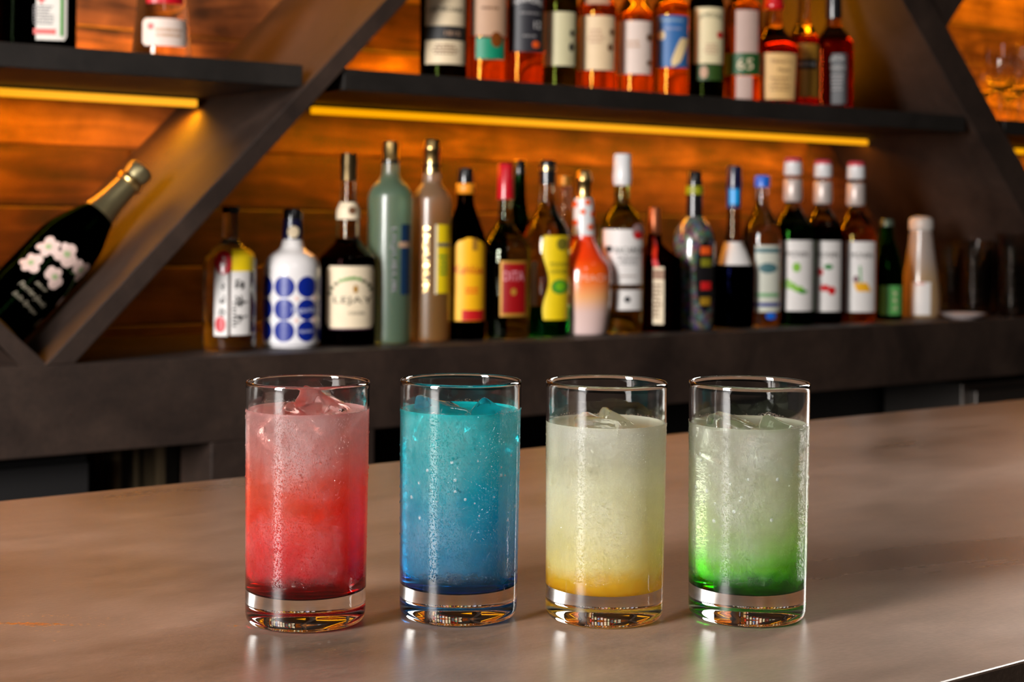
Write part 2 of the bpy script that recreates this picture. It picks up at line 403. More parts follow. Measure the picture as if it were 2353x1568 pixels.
# diagonal boards of the back bar: quads in the front plane pushed to the wall
def quad(px):
    return [(q.x, q.z) for q in (atp(x, y, P0) for x, y in px)]
def ext(a, b, z):                 # point on line a-b at height z
    t = (z - a[1]) / (b[1] - a[1]); return (a[0] + (b[0] - a[0]) * t, z)
TOPZ = atp(663, 197, P0).z + .47
la, lb = quad([(110, 832), (885, 0)]); ra, rb = quad([(176, 832), (937, 0)])
LBa, LBd = Vector((la[0], 0, la[1])), None
left_board = prism_y('diagonal_board', [ext(la, lb, CT), ext(ra, rb, CT), ext(ra, rb, TOPZ), ext(la, lb, TOPZ)], P0, PW - .001, DARK)
left_board['label'] = 'dark cement diagonal board rising rightwards between the tilted champagne bottle and the row of bottles'
left_board['category'] = 'shelf divider'
va, vb = quad([(0, 743), (98, 830)]); wa, wb = quad([(0, 789), (42, 834)])
vv = prism_y('diagonal_board', [ext(va, vb, CT), ext(va, vb, .60), ext(wa, wb, .60), ext(wa, wb, CT)], P0 + .004, PW - .001, DARK)
vv['label'] = 'short dark diagonal board sloping down rightwards under the base of the tilted champagne bottle'
vv['category'] = 'shelf divider'
ea, eb = quad([(2178, 65), (2298, 283)]); ga, gb = quad([(2134, 0), (2236, 279)])
gb = (eb[0] - (eb[0] - gb[0]) * 1.0, gb[1])
# parallel edges
dirr = ((eb[0] - ea[0]), (eb[1] - ea[1]))
wdt = quad([(2232, 283)])[0]
g0 = (wdt[0], wdt[1]); g1 = (g0[0] + dirr[0], g0[1] + dirr[1])
right_board = prism_y('diagonal_board', [ext(g0, g1, CT), ext(ea, eb, CT), ext(ea, eb, TOPZ), ext(g0, g1, TOPZ)], P0, PW - .001, DARK)
right_board['label'] = 'wide dark cement diagonal board sloping down rightwards beyond the syrup bottles'
right_board['category'] = 'shelf divider'
xa, xb = quad([(2178, 65), (2218, 0)])
xw = ra[0] - la[0]
n0 = (xa[0] - .0, xa[1]); n1 = (xb[0], xb[1])
cross = prism_y('diagonal_board', [ext(n0, n1, xa[1] - .0), ext(n0, n1, TOPZ), (ext(n0, n1, TOPZ)[0] - .09, TOPZ), (xa[0] - .09, xa[1])], P0 + .003, PW - .001, DARK)
cross['label'] = 'dark diagonal board branching up rightwards from the top of the wide right-hand diagonal board'
cross['category'] = 'shelf divider'

# shelf boards with light strips
zu = atp(663, 197, P0).z; ST = .030; SZ = zu + ST
def line_x(a, b, z): return ext(a, b, z)[0]
LED = plain('amber_light_diffuser', (.8, .5, .1), .5, emit=(1, .39, .0), es=1.02)
ALU = plain('black_channel', (.02, .02, .02), .4, .5)
def shelf(x0, x1, label):
    o = box('shelf_board', x0, x1, P0 + .004, PW - .001, zu, SZ, SHELF, bev=.0012)
    o['label'] = label; o['category'] = 'shelf'; return o
sl_end = line_x(la, lb, zu) - .0; 
shelf(-1.9, sl_end, 'dark shelf board with a glowing amber strip under it, left of the long diagonal board')
shelf(line_x(ra, rb, SZ), line_x(g0, g1, SZ), 'long dark shelf board carrying the upper row of whisky bottles')
shelf(line_x(ea, eb, zu), 6.4, 'dark shelf board beyond the right-hand diagonal board, carrying stemmed glasses')
def strip(x0, x1, label, pw=4.4):
    g = empty('light_strip', (x0, PLED, zu - .011), label, 'light strip', 'amber light strips under the shelves')
    local(box('channel', x0, x1, PLED - .004, PLED + .014, zu - .005, zu - .0002, ALU, g), g)
    d = local(box('diffuser', x0, x1, PLED - .006, PLED + .004, zu - .0150, zu - .004, LED, g, bev=.001), g)
    l = bpy.data.lights.new('strip_lamp', 'AREA'); l.shape = 'RECTANGLE'; l.size = x1 - x0; l.size_y = .008
    l.energy = pw * (x1 - x0); l.color = (1, .33, .004); l.spread = R(178)
    o = bpy.data.objects.new('strip_lamp', l); C.objects.link(o)
    o.location = ((x0 + x1) / 2, PLED + .0065, zu - .0145)
    v = Vector((0, .2, -1))
    o.rotation_euler = (Vector((0, 0, 1)).rotation_difference(-v)).to_euler()
xe = atp(450, 222, PLED).x
strip(-1.8, xe, 'amber light strip glowing under the left shelf, ending at the long diagonal board')
strip(atp(716, 240, PLED).x, atp(1990, 318, PLED).x, 'long amber light strip glowing under the shelf of whisky bottles')
strip(atp(2328, 336, PLED).x, atp(2328, 336, PLED).x + 1.6, 'amber light strip glowing under the right shelf at the edge of the view')
def uplight(x0, x1, label, pw):
    g = empty('light_strip', (x0, PW - .03, SZ), label, 'light strip', 'amber uplights at the back of the shelves')
    local(box('channel', x0, x1, PW - .034, PW - .012, SZ + .0002, SZ + .008, ALU, g), g)
    local(box('diffuser', x0, x1, PW - .030, PW - .016, SZ + .008, SZ + .010, LED, g), g)
    l = bpy.data.lights.new('strip_lamp', 'AREA'); l.shape = 'RECTANGLE'; l.size = x1 - x0; l.size_y = .008
    l.energy = pw * (x1 - x0); l.color = (1, .33, .004)
    o = bpy.data.objects.new('strip_lamp', l); C.objects.link(o); o.location = ((x0 + x1) / 2, PW - .023, SZ + .0105)
    o.rotation_euler = (R(180), 0, 0)
uplight(-1.8, line_x(la, lb, SZ) - .02, 'amber uplight along the back of the left shelf behind the square bottle', 4.0)
uplight(line_x(ra, rb, SZ) + .02, line_x(g0, g1, SZ) - .05, 'amber uplight along the back of the whisky shelf', 3.2)
uplight(line_x(ea, eb, SZ) + .05, 6.2, 'amber uplight along the back of the glass shelf', 3.2)
# upper shelf level, above the view: its strip lights the wall behind the whisky bottles
zu2 = zu + .47
ub = box('shelf_board', -1.9, 6.4, P0 + .01, PW - .001, zu2, zu2 + ST, SHELF); ub['label'] = 'topmost dark shelf board above the whisky bottles'; ub['category'] = 'shelf'
_zu = zu; zu = zu2
strip(-1.8, line_x(la, lb, zu2) - .02, 'topmost amber light strip, left of the long diagonal board', 3.0)
strip(line_x(ra, rb, zu2) + .02, line_x(g0, g1, zu2) - .02, 'topmost amber light strip above the whisky bottles', 3.0)
strip(line_x(n0, n1, zu2) + .02, 6.2, 'topmost amber light strip above the stemmed glasses', 3.0)
zu = _zu

# ------------------------------------------------------------------ the four drinks
def tumbler_glass():
    m, nt, out = nodes('tumbler_glass')
    g = N(nt, 'ShaderNodeBsdfGlass'); g.inputs['IOR'].default_value = 1.5; g.inputs['Roughness'].default_value = 0
    g.inputs['Color'].default_value = (.985, .99, .99, 1)
    nt.links.new(g.outputs[0], out.inputs[0]); return m
TUMB = tumbler_glass()
def ramp(nt, src, z0, z1, stops):
    mr = N(nt, 'ShaderNodeMapRange'); mr.inputs['From Min'].default_value = z0; mr.inputs['From Max'].default_value = z1
    nt.links.new(src, mr.inputs[0])
    r = N(nt, 'ShaderNodeValToRGB'); cr = r.color_ramp
    while len(cr.elements) < len(stops): cr.elements.new(.5)
    for e, (z, c) in zip(cr.elements, stops):
        e.position = min(1, max(0, (z - z0) / (z1 - z0))); e.color = rgba(c) if not isinstance(c, (int, float)) else (c, c, c, 1)
    nt.links.new(mr.outputs[0], r.inputs[0]); return r.outputs[0]

def wet_glass(name, zl, dens, seed, film, scale=1.0):
    """outer wall: clear glass whose cold zone carries a film of fine droplets"""
    m, nt, out = nodes(name); L = nt.links.new
    tc = N(nt, 'ShaderNodeTexCoord'); sp = N(nt, 'ShaderNodeSeparateXYZ'); L(tc.outputs['Object'], sp.inputs[0])
    off = N(nt, 'ShaderNodeVectorMath', operation='ADD'); off.inputs[1].default_value = (seed * .37, seed * .21, 0)
    L(tc.outputs['Object'], off.inputs[0])
    z = sp.outputs['Z']
    # where the film is: from a little above the base up to the liquid level, ragged
    nz = N(nt, 'ShaderNodeTexNoise'); nz.inputs['Scale'].default_value = 70; nz.inputs['Detail'].default_value = 6; nz.inputs['Roughness'].default_value = .65
    L(off.outputs[0], nz.inputs['Vector'])
    big = N(nt, 'ShaderNodeTexNoise'); big.inputs['Scale'].default_value = 26; big.inputs['Detail'].default_value = 3
    L(off.outputs[0], big.inputs['Vector'])
    zz = N(nt, 'ShaderNodeMath', operation='MULTIPLY_ADD'); L(nz.outputs['Fac'], zz.inputs[0]); zz.inputs[1].default_value = .010; L(z, zz.inputs[2])
    band = ramp(nt, zz.outputs[0], 0, .13, [(0, 0), (.0275, 0), (.0315, 1), (zl + .002, 1), (zl + .006, 0)])
    patch = N(nt, 'ShaderNodeMapRange'); patch.inputs['From Min'].default_value = .38; patch.inputs['From Max'].default_value = .60
    patch.inputs['To Min'].default_value = .10; L(big.outputs['Fac'], patch.inputs[0])
    mask = N(nt, 'ShaderNodeMath', operation='MULTIPLY'); L(band, mask.inputs[0]); L(patch.outputs[0], mask.inputs[1])
    pm = N(nt, 'ShaderNodeMath', operation='MULTIPLY_ADD'); L(patch.outputs[0], pm.inputs[0]); pm.inputs[1].default_value = .6; pm.inputs[2].default_value = .4
    dm = N(nt, 'ShaderNodeMath', operation='MULTIPLY'); L(band, dm.inputs[0]); L(pm.outputs[0], dm.inputs[1])
    # two sizes of droplets
    hs = []
    for sc, th in ((1350 * scale, .46), (620 * scale, .30)):
        v = N(nt, 'ShaderNodeTexVoronoi'); v.inputs['Scale'].default_value = sc; v.inputs['Randomness'].default_value = 1
        L(off.outputs[0], v.inputs['Vector'])
        q = N(nt, 'ShaderNodeMapRange', interpolation_type='SMOOTHERSTEP'); q.inputs['From Min'].default_value = th; q.inputs['From Max'].default_value = .06
        L(v.outputs['Distance'], q.inputs[0])
        hs.append(q.outputs[0])
    m2 = N(nt, 'ShaderNodeMath', operation='MULTIPLY_ADD'); L(hs[1], m2.inputs[0]); m2.inputs[1].default_value = 1.2; L(hs[0], m2.inputs[2])
    mh = N(nt, 'ShaderNodeMath', operation='MULTIPLY'); L(m2.outputs[0], mh.inputs[0]); L(dm.outputs[0], mh.inputs[1])
    bp = N(nt, 'ShaderNodeBump'); bp.inputs['Distance'].default_value = .0005; bp.inputs['Strength'].default_value = 1.0
    L(mh.outputs[0], bp.inputs['Height'])
    g = N(nt, 'ShaderNodeBsdfGlass'); g.inputs['IOR'].default_value = 1.5; g.inputs['Color'].default_value = (.985, .99, .99, 1)
    L(bp.outputs[0], g.inputs['Normal'])
    # fog between the droplets
    df = N(nt, 'ShaderNodeBsdfDiffuse'); df.inputs['Color'].default_value = (.80, .80, .80, 1)
    tl = N(nt, 'ShaderNodeBsdfTranslucent'); tl.inputs['Color'].default_value = (.85, .85, .85, 1)
    L(bp.outputs[0], df.inputs['Normal'])
    fm = N(nt, 'ShaderNodeMixShader'); fm.inputs[0].default_value = .45; L(df.outputs[0], fm.inputs[1]); L(tl.outputs[0], fm.inputs[2])
    filmz = ramp(nt, z, 0, .13, film)
    fd = N(nt, 'ShaderNodeMath', operation='MULTIPLY'); L(mask.outputs[0], fd.inputs[0]); L(filmz, fd.inputs[1])
    fine = N(nt, 'ShaderNodeMapRange'); fine.inputs['From Min'].default_value = .35; fine.inputs['From Max'].default_value = .62
    fine.inputs['To Min'].default_value = .45; L(nz.outputs['Fac'], fine.inputs[0])
    grain = N(nt, 'ShaderNodeMapRange'); grain.inputs['To Min'].default_value = 1.45; grain.inputs['To Max'].default_value = .35
    L(m2.outputs[0], grain.inputs[0])
    fd2 = N(nt, 'ShaderNodeMath', operation='MULTIPLY'); L(fd.outputs[0], fd2.inputs[0])
    fg = N(nt, 'ShaderNodeMath', operation='MULTIPLY'); L(fine.outputs[0], fg.inputs[0]); L(grain.outputs[0], fg.inputs[1]); L(fg.outputs[0], fd2.inputs[1])
    fd3 = N(nt, 'ShaderNodeMath', operation='MULTIPLY'); L(fd2.outputs[0], fd3.inputs[0]); fd3.inputs[1].default_value = dens
    mx = N(nt, 'ShaderNodeMixShader'); L(fd3.outputs[0], mx.inputs[0]); L(g.outputs[0], mx.inputs[1]); L(fm.outputs[0], mx.inputs[2])
    L(mx.outputs[0], out.inputs[0])
    return m

def drink_mat(name, tint, cloud, opac, top=False):
    """tint / cloud / opacity are stops over height; cloudy soda above, clear syrup below"""
    m, nt, out = nodes(name); L = nt.links.new
    tc = N(nt, 'ShaderNodeTexCoord'); sp = N(nt, 'ShaderNodeSeparateXYZ'); L(tc.outputs['Object'], sp.inputs[0])
    no = N(nt, 'ShaderNodeTexNoise'); no.inputs['Scale'].default_value = 42; no.inputs['Detail'].default_value = 3; no.inputs['Distortion'].default_value = .8
    L(tc.outputs['Object'], no.inputs['Vector'])
    nn = N(nt, 'ShaderNodeMath', operation='SUBTRACT'); L(no.outputs['Fac'], nn.inputs[0]); nn.inputs[1].default_value = .5
    zz = N(nt, 'ShaderNodeMath', operation='MULTIPLY_ADD'); L(nn.outputs[0], zz.inputs[0]); zz.inputs[1].default_value = .022; L(sp.outputs['Z'], zz.inputs[2])
    tintc = ramp(nt, sp.outputs['Z'], .014, .115, tint)
    cloudc = ramp(nt, zz.outputs[0], .014, .115, cloud)
    op = ramp(nt, zz.outputs[0], .014, .115, opac)
    rf = N(nt, 'ShaderNodeBsdfRefraction' if not top else 'ShaderNodeBsdfGlass')
    rf.inputs['IOR'].default_value = 1.333 if top else .887; rf.inputs['Roughness'].default_value = 0.02
    L(tintc, rf.inputs['Color'])
    d = N(nt, 'ShaderNodeBsdfDiffuse'); t = N(nt, 'ShaderNodeBsdfTranslucent'); L(cloudc, d.inputs['Color']); L(cloudc, t.inputs['Color'])
    mx = N(nt, 'ShaderNodeMixShader'); mx.inputs[0].default_value = .5; L(d.outputs[0], mx.inputs[1]); L(t.outputs[0], mx.inputs[2])
    m2 = N(nt, 'ShaderNodeMixShader'); L(op, m2.inputs[0]); L(rf.outputs[0], m2.inputs[1]); L(mx.outputs[0], m2.inputs[2])
    L(m2.outputs[0], out.inputs[0])
    return m

GH = .1255; RT, RB = .0324, .0313
def ro(z): return RB + (RT - RB) * (z / GH)
WALL = .0013; BASE = .0158
def make_drink(px, py, zl, key, label, wet, liq, liqtop, seed):
    base = atz(px, py, 0)
    g = empty('drinking_glass', (base.x, base.y, 0.0), label, 'drink', 'row of four tall drinks on the bar')
    # outer wall with rounded foot and rim, inner wall only down to the liquid
    prof = [(.0008, .0022), (.012, .0021), (.021, .0013), (.0255, .0005), (.0272, .0002), (.0288, .0004), (.0301, .0012), (.0309, .0026), (RB, .0050)]
    nz = 40
    for i in range(1, nz + 1):
        z = .0050 + (GH - .0012 - .0050) * i / nz; prof.append((ro(z), z))
    prof += [(ro(GH) - .0001, GH - .0007), (ro(GH) - .0004, GH - .0002), (ro(GH) - .0007, GH), (ro(GH) - .0010, GH - .0002), (ro(GH) - WALL, GH - .0008)]
    nw = 12
    for i in range(1, nw + 1):
        z = GH - .0008 + (zl - (GH - .0008)) * i / nw; prof.append((ro(z) - WALL, z))
    wall_n = len(prof) - 1 - nw - 5
    mi = [0] * 8 + [1] * (wall_n - 8) + [0] * (nw + 5)
    mi = mi[:len(prof) - 1]
    lathe('glass_wall', prof, None, g, seg=128, mats=[TUMB, wet], mi=mi + [0], cap0=True, cap1=False)
    # liquid body: side and bottom touch the glass, the top is open to the air, with a small meniscus
    lp = [(.0006, BASE + .0002), (.020, BASE + .0004), (.0262, BASE + .0008), (ro(BASE) - WALL - .0016, BASE + .0018), (ro(BASE) - WALL - .0003, BASE + .0036)]
    for i in range(1, 31):
        z = BASE + .0036 + (zl - BASE - .0036) * i / 30; lp.append((ro(z) - WALL, z))
    nside = len(lp) - 1
    lp += [(ro(zl) - WALL - .0006, zl - .0009), (ro(zl) - WALL - .0020, zl - .0016), (.020, zl - .0019), (.010, zl - .0019), (.0006, zl - .0019)]
    lmi = [0] * nside + [1] * (len(lp) - 1 - nside)
    lathe('liquid', lp, None, g, seg=96, mats=[liq, liqtop], mi=lmi + [1], cap0=True, cap1=True)
    # larger drops clinging to the outside
    rnd = random.Random(seed)
    v, f = [], []
    for k in range(520):
        a = rnd.uniform(0, 2 * math.pi); z = rnd.uniform(.034, zl + .001)
        if rnd.random() < .5: z = rnd.uniform(zl * .55, zl)
        s = rnd.uniform(.00022, .00055) * (1.0 if rnd.random() < .9 else 1.6)
        el = rnd.uniform(1, 1.5); r = ro(z) - .00003
        c = Vector((r * math.cos(a), r * math.sin(a), z)); nrm = Vector((math.cos(a), math.sin(a), 0)); tg = Vector((-math.sin(a), math.cos(a), 0))
        b0 = len(v); nr, ns = 3, 8
        v.append(c + nrm * s * .55)
        for j in range(1, nr + 1):
            ph = math.pi / 2 * j / nr
            for i in range(ns):
                t = 2 * math.pi * i / ns
                v.append(c + nrm * s * .55 * math.cos(ph) + tg * s * math.sin(ph) * math.cos(t) + Vector((0, 0, s * el * math.sin(ph) * math.sin(t))))
        for i in range(ns): f.append((b0, b0 + 1 + i, b0 + 1 + (i + 1) % ns))
        for j in range(nr - 1):
            for i in range(ns):
                a0 = b0 + 1 + j * ns; f.append((a0 + i, a0 + ns + i, a0 + ns + (i + 1) % ns, a0 + (i + 1) % ns))
    mesh_obj('condensation', v, f, WATER, g, smooth=True, kind='stuff')
    return g, base

def bubbles(g, zl, seed, n, z0, z1):
    rnd = random.Random(seed); bm = bmesh.new()
    for k in range(n):
        a = YAW - math.pi / 2 + rnd.uniform(-1.3, 1.3) ; z = rnd.uniform(z0, z1); r = ro(z) - WALL - .0004
        a0 = math.atan2(g.location.y, g.location.x) + math.pi + rnd.uniform(-1.25, 1.25)
        s_ = rnd.uniform(.0004, .0011)
        bmesh.ops.create_icosphere(bm, subdivisions=2, radius=s_, matrix=Matrix.Translation((r * math.cos(a0), r * math.sin(a0), z)))
    me = bpy.data.meshes.new('bubbles'); bm.to_mesh(me); bm.free(); me.materials.append(FROTH)
    me.polygons.foreach_set('use_smooth', [True] * len(me.polygons))
    return link(bpy.data.objects.new('bubbles', me), g, kind='stuff')
def froth_mat():
    m, nt, out = nodes('pale_froth'); a = N(nt, 'ShaderNodeBsdfTransparent'); b = N(nt, 'ShaderNodeBsdfDiffuse'); b.inputs[0].default_value = (.9, .93, .92, 1)
    x = N(nt, 'ShaderNodeMixShader'); x.inputs[0].default_value = .55; nt.links.new(a.outputs[0], x.inputs[1]); nt.links.new(b.outputs[0], x.inputs[2]); nt.links.new(x.outputs[0], out.inputs[0]); return m
FROTH = froth_mat()
def ice(base, zl, dx, dy, dz, size, rot, label, seed, key):
    """a rough rounded block, partly melted"""
    rnd = random.Random(seed)
    bm = bmesh.new(); bmesh.ops.create_cube(bm, size=1)
    bmesh.ops.bevel(bm, geom=bm.edges[:], offset=.16, segments=3, affect='EDGES', profile=.6)
    bmesh.ops.subdivide_edges(bm, edges=bm.edges[:], cuts=1, use_grid_fill=True)
    ph = [rnd.uniform(0, 6) for _ in range(6)]
    for q in bm.verts:
        c = q.co.copy()
        k = 1 + .07 * math.sin(5 * c.x + ph[0]) * math.cos(4 * c.y + ph[1]) + .05 * math.sin(9 * c.z + ph[2]) + .03 * math.sin(14 * c.x + 11 * c.y + ph[3])
        q.co = Vector((c.x * size[0], c.y * size[1], c.z * size[2])) * k
    me = bpy.data.meshes.new('ice_cube'); bm.to_mesh(me); bm.free()
    me.polygons.foreach_set('use_smooth', [True] * len(me.polygons)); me.materials.append(ICE)
    o = bpy.data.objects.new('ice_cube', me); C.objects.link(o)
    o.location = (base.x + dx, base.y + dy, zl + dz - .0015); o.rotation_euler = rot
    o['label'] = label; o['category'] = 'ice cube'; o['group'] = 'ice in the four drinks'
    return o
WATER = glass('water_drop', (1, 1, 1), 0, 1.2)
def ice_mat():
    m, nt, out = nodes('clear_ice'); L = nt.links.new
    g = N(nt, 'ShaderNodeBsdfGlass'); g.inputs['IOR'].default_value = 1.31; g.inputs['Roughness'].default_value = .03
    tc = N(nt, 'ShaderNodeTexCoord'); n = N(nt, 'ShaderNodeTexNoise'); n.inputs['Scale'].default_value = 260
    L(tc.outputs['Object'], n.inputs['Vector']); b = N(nt, 'ShaderNodeBump'); b.inputs['Distance'].default_value = .0006; b.inputs['Strength'].default_value = .5
    L(n.outputs['Fac'], b.inputs['Height']); L(b.outputs[0], g.inputs['Normal']); L(g.outputs[0], out.inputs[0]); return m
ICE = ice_mat()

Z_ = .0035
specs = [
 # px, py, level, key, label, film stops, density, tint stops, cloud stops, opacity stops
 (702, 1424, .1110, 'red', 'tall glass of iced drink fading from deep red syrup to foggy pink',
  [(0, .15), (.03, .3), (.045, .45), (.06, .7), (.08, 1), (.11, 1.2)], .13,
  [(.016, (.55, .004, .012)), (.028, (.62, .010, .012)), (.05, (.95, .12, .04)), (.08, (.96, .5, .4)), (.11, (.97, .8, .78))],
  [(.016, (.65, .0, .006)), (.03, (.92, .0, .008)), (.045, (1, .010, .004)), (.062, (1, .07, .008)), (.076, (.98, .15, .07)), (.090, (.90, .32, .28)), (.112, (.84, .48, .46))],
  [(.016, .04), (.022, .08), (.028, .50), (.05, .52), (.08, .46), (.11, .44)]),
 (1053, 1411, .1100, 'blue', 'tall glass of vivid turquoise blue iced drink with streaked condensation',
  [(0, .2), (.03, .35), (.05, .8), (.09, .9), (.11, .5)], .08,
  [(.016, (.0, .38, .66)), (.03, (.0, .48, .72)), (.07, (.0, .66, .80)), (.11, (.05, .80, .84))],
  [(.016, (.0, .18, .42)), (.03, (.0, .40, .72)), (.055, (.0, .56, .82)), (.08, (.0, .76, .85)), (.112, (.02, .84, .84))],
  [(.016, .04), (.022, .08), (.027, .42), (.07, .46), (.11, .50)]),
 (1388, 1415, .1040, 'yellow', 'tall glass of cloudy pale yellow iced drink over amber syrup',
  [(0, .5), (.03, .55), (.06, .6), (.09, .7), (.104, .9)], .16,
  [(.016, (.9, .55, .03)), (.03, (.95, .8, .4)), (.07, (.97, .95, .8)), (.104, (.97, .97, .93))],
  [(.016, (.85, .46, .012)), (.024, (.88, .60, .05)), (.031, (.95, .86, .32)), (.05, (.95, .92, .54)), (.075, (.93, .92, .66)), (.104, (.88, .88, .74))],
  [(.016, .85), (.03, .92), (.075, .92), (.085, .75), (.104, .70)]),
 (1716, 1413, .1035, 'green', 'tall glass of misty pale green iced drink over bright green syrup',
  [(0, .2), (.03, .3), (.045, .8), (.09, .9), (.104, .9)], .18,
  [(.016, (.02, .42, .004)), (.026, (.06, .55, .01)), (.04, (.72, .92, .48)), (.07, (.88, .95, .78)), (.104, (.93, .97, .9))],
  [(.016, (.02, .40, .0)), (.024, (.16, .95, .0)), (.031, (.34, .95, .03)), (.041, (.66, .84, .34)), (.054, (.78, .80, .52)), (.104, (.78, .76, .62))],
  [(.016, .04), (.022, .10), (.028, .42), (.05, .44), (.08, .44), (.104, .46)]),
]
ice_specs = {
 'red': [(.010, .004, -.006, (.026, .024, .026), (.35, .3, .4)), (-.014, -.006, -.009, (.021, .022, .022), (.8, .2, 1.2))],
 'blue': [(-.008, .006, -.007, (.028, .024, .022), (.2, .25, .2)), (.013, -.008, -.008, (.021, .021, .022), (.5, .6, .9))],
 'yellow': [(-.009, -.003, -.008, (.024, .025, .024), (.15, .1, .6)), (.013, .007, -.009, (.021, .022, .022), (.3, .5, .2))],
 'green': [(-.010, .004, -.008, (.023, .024, .023), (.25, .1, .3)), (.012, -.006, -.010, (.022, .021, .024), (.45, .35, 1.0))],
}
for i, (px, py, zl, key, label, film, dens, tint, cloud, opac) in enumerate(specs):
    wet = wet_glass('wet_glass_' + key, zl, dens, i + 1, film, (1.0, .95, .8, 1.25)[i])
    liq = drink_mat(key + '_drink', tint, cloud, opac)
    lt = drink_mat(key + '_drink_surface', tint, cloud, [(.016, .3), (.11, .35)], True)
    g, base = make_drink(px, py, zl, key, label, wet, liq, lt, 50 + i)
    if key in ('blue', 'green'): bubbles(g, zl, 5 + i, 22, .05, .09)
    nm = {'red': ('large clear ice chunk humped above the surface of the red drink', 'smaller clear ice chunk half sunk at the edge of the red drink'),
          'blue': ('flat clear ice chunk breaking the surface of the blue drink', 'smaller clear ice chunk glinting near the rim side of the blue drink'),
          'yellow': ('rounded clear ice chunk just under the surface of the yellow drink', 'smaller clear ice chunk glinting in the top of the yellow drink'),
          'green': ('rounded clear ice chunk with a green glint in the top of the green drink', 'smaller clear ice chunk pale beside the green-glinting one in the green drink')}[key]
    for j, (dx, dy, dz, sz, rt) in enumerate(ice_specs[key]):
        ice(base, zl, dx, dy, dz, sz, rt, nm[j], i * 7 + j, key)

# ------------------------------------------------------------------ bottles
def fwd_at(loc):
    v = Vector((loc[0], loc[1], 0)).normalized(); return v, Vector((v.y, -v.x, 0))

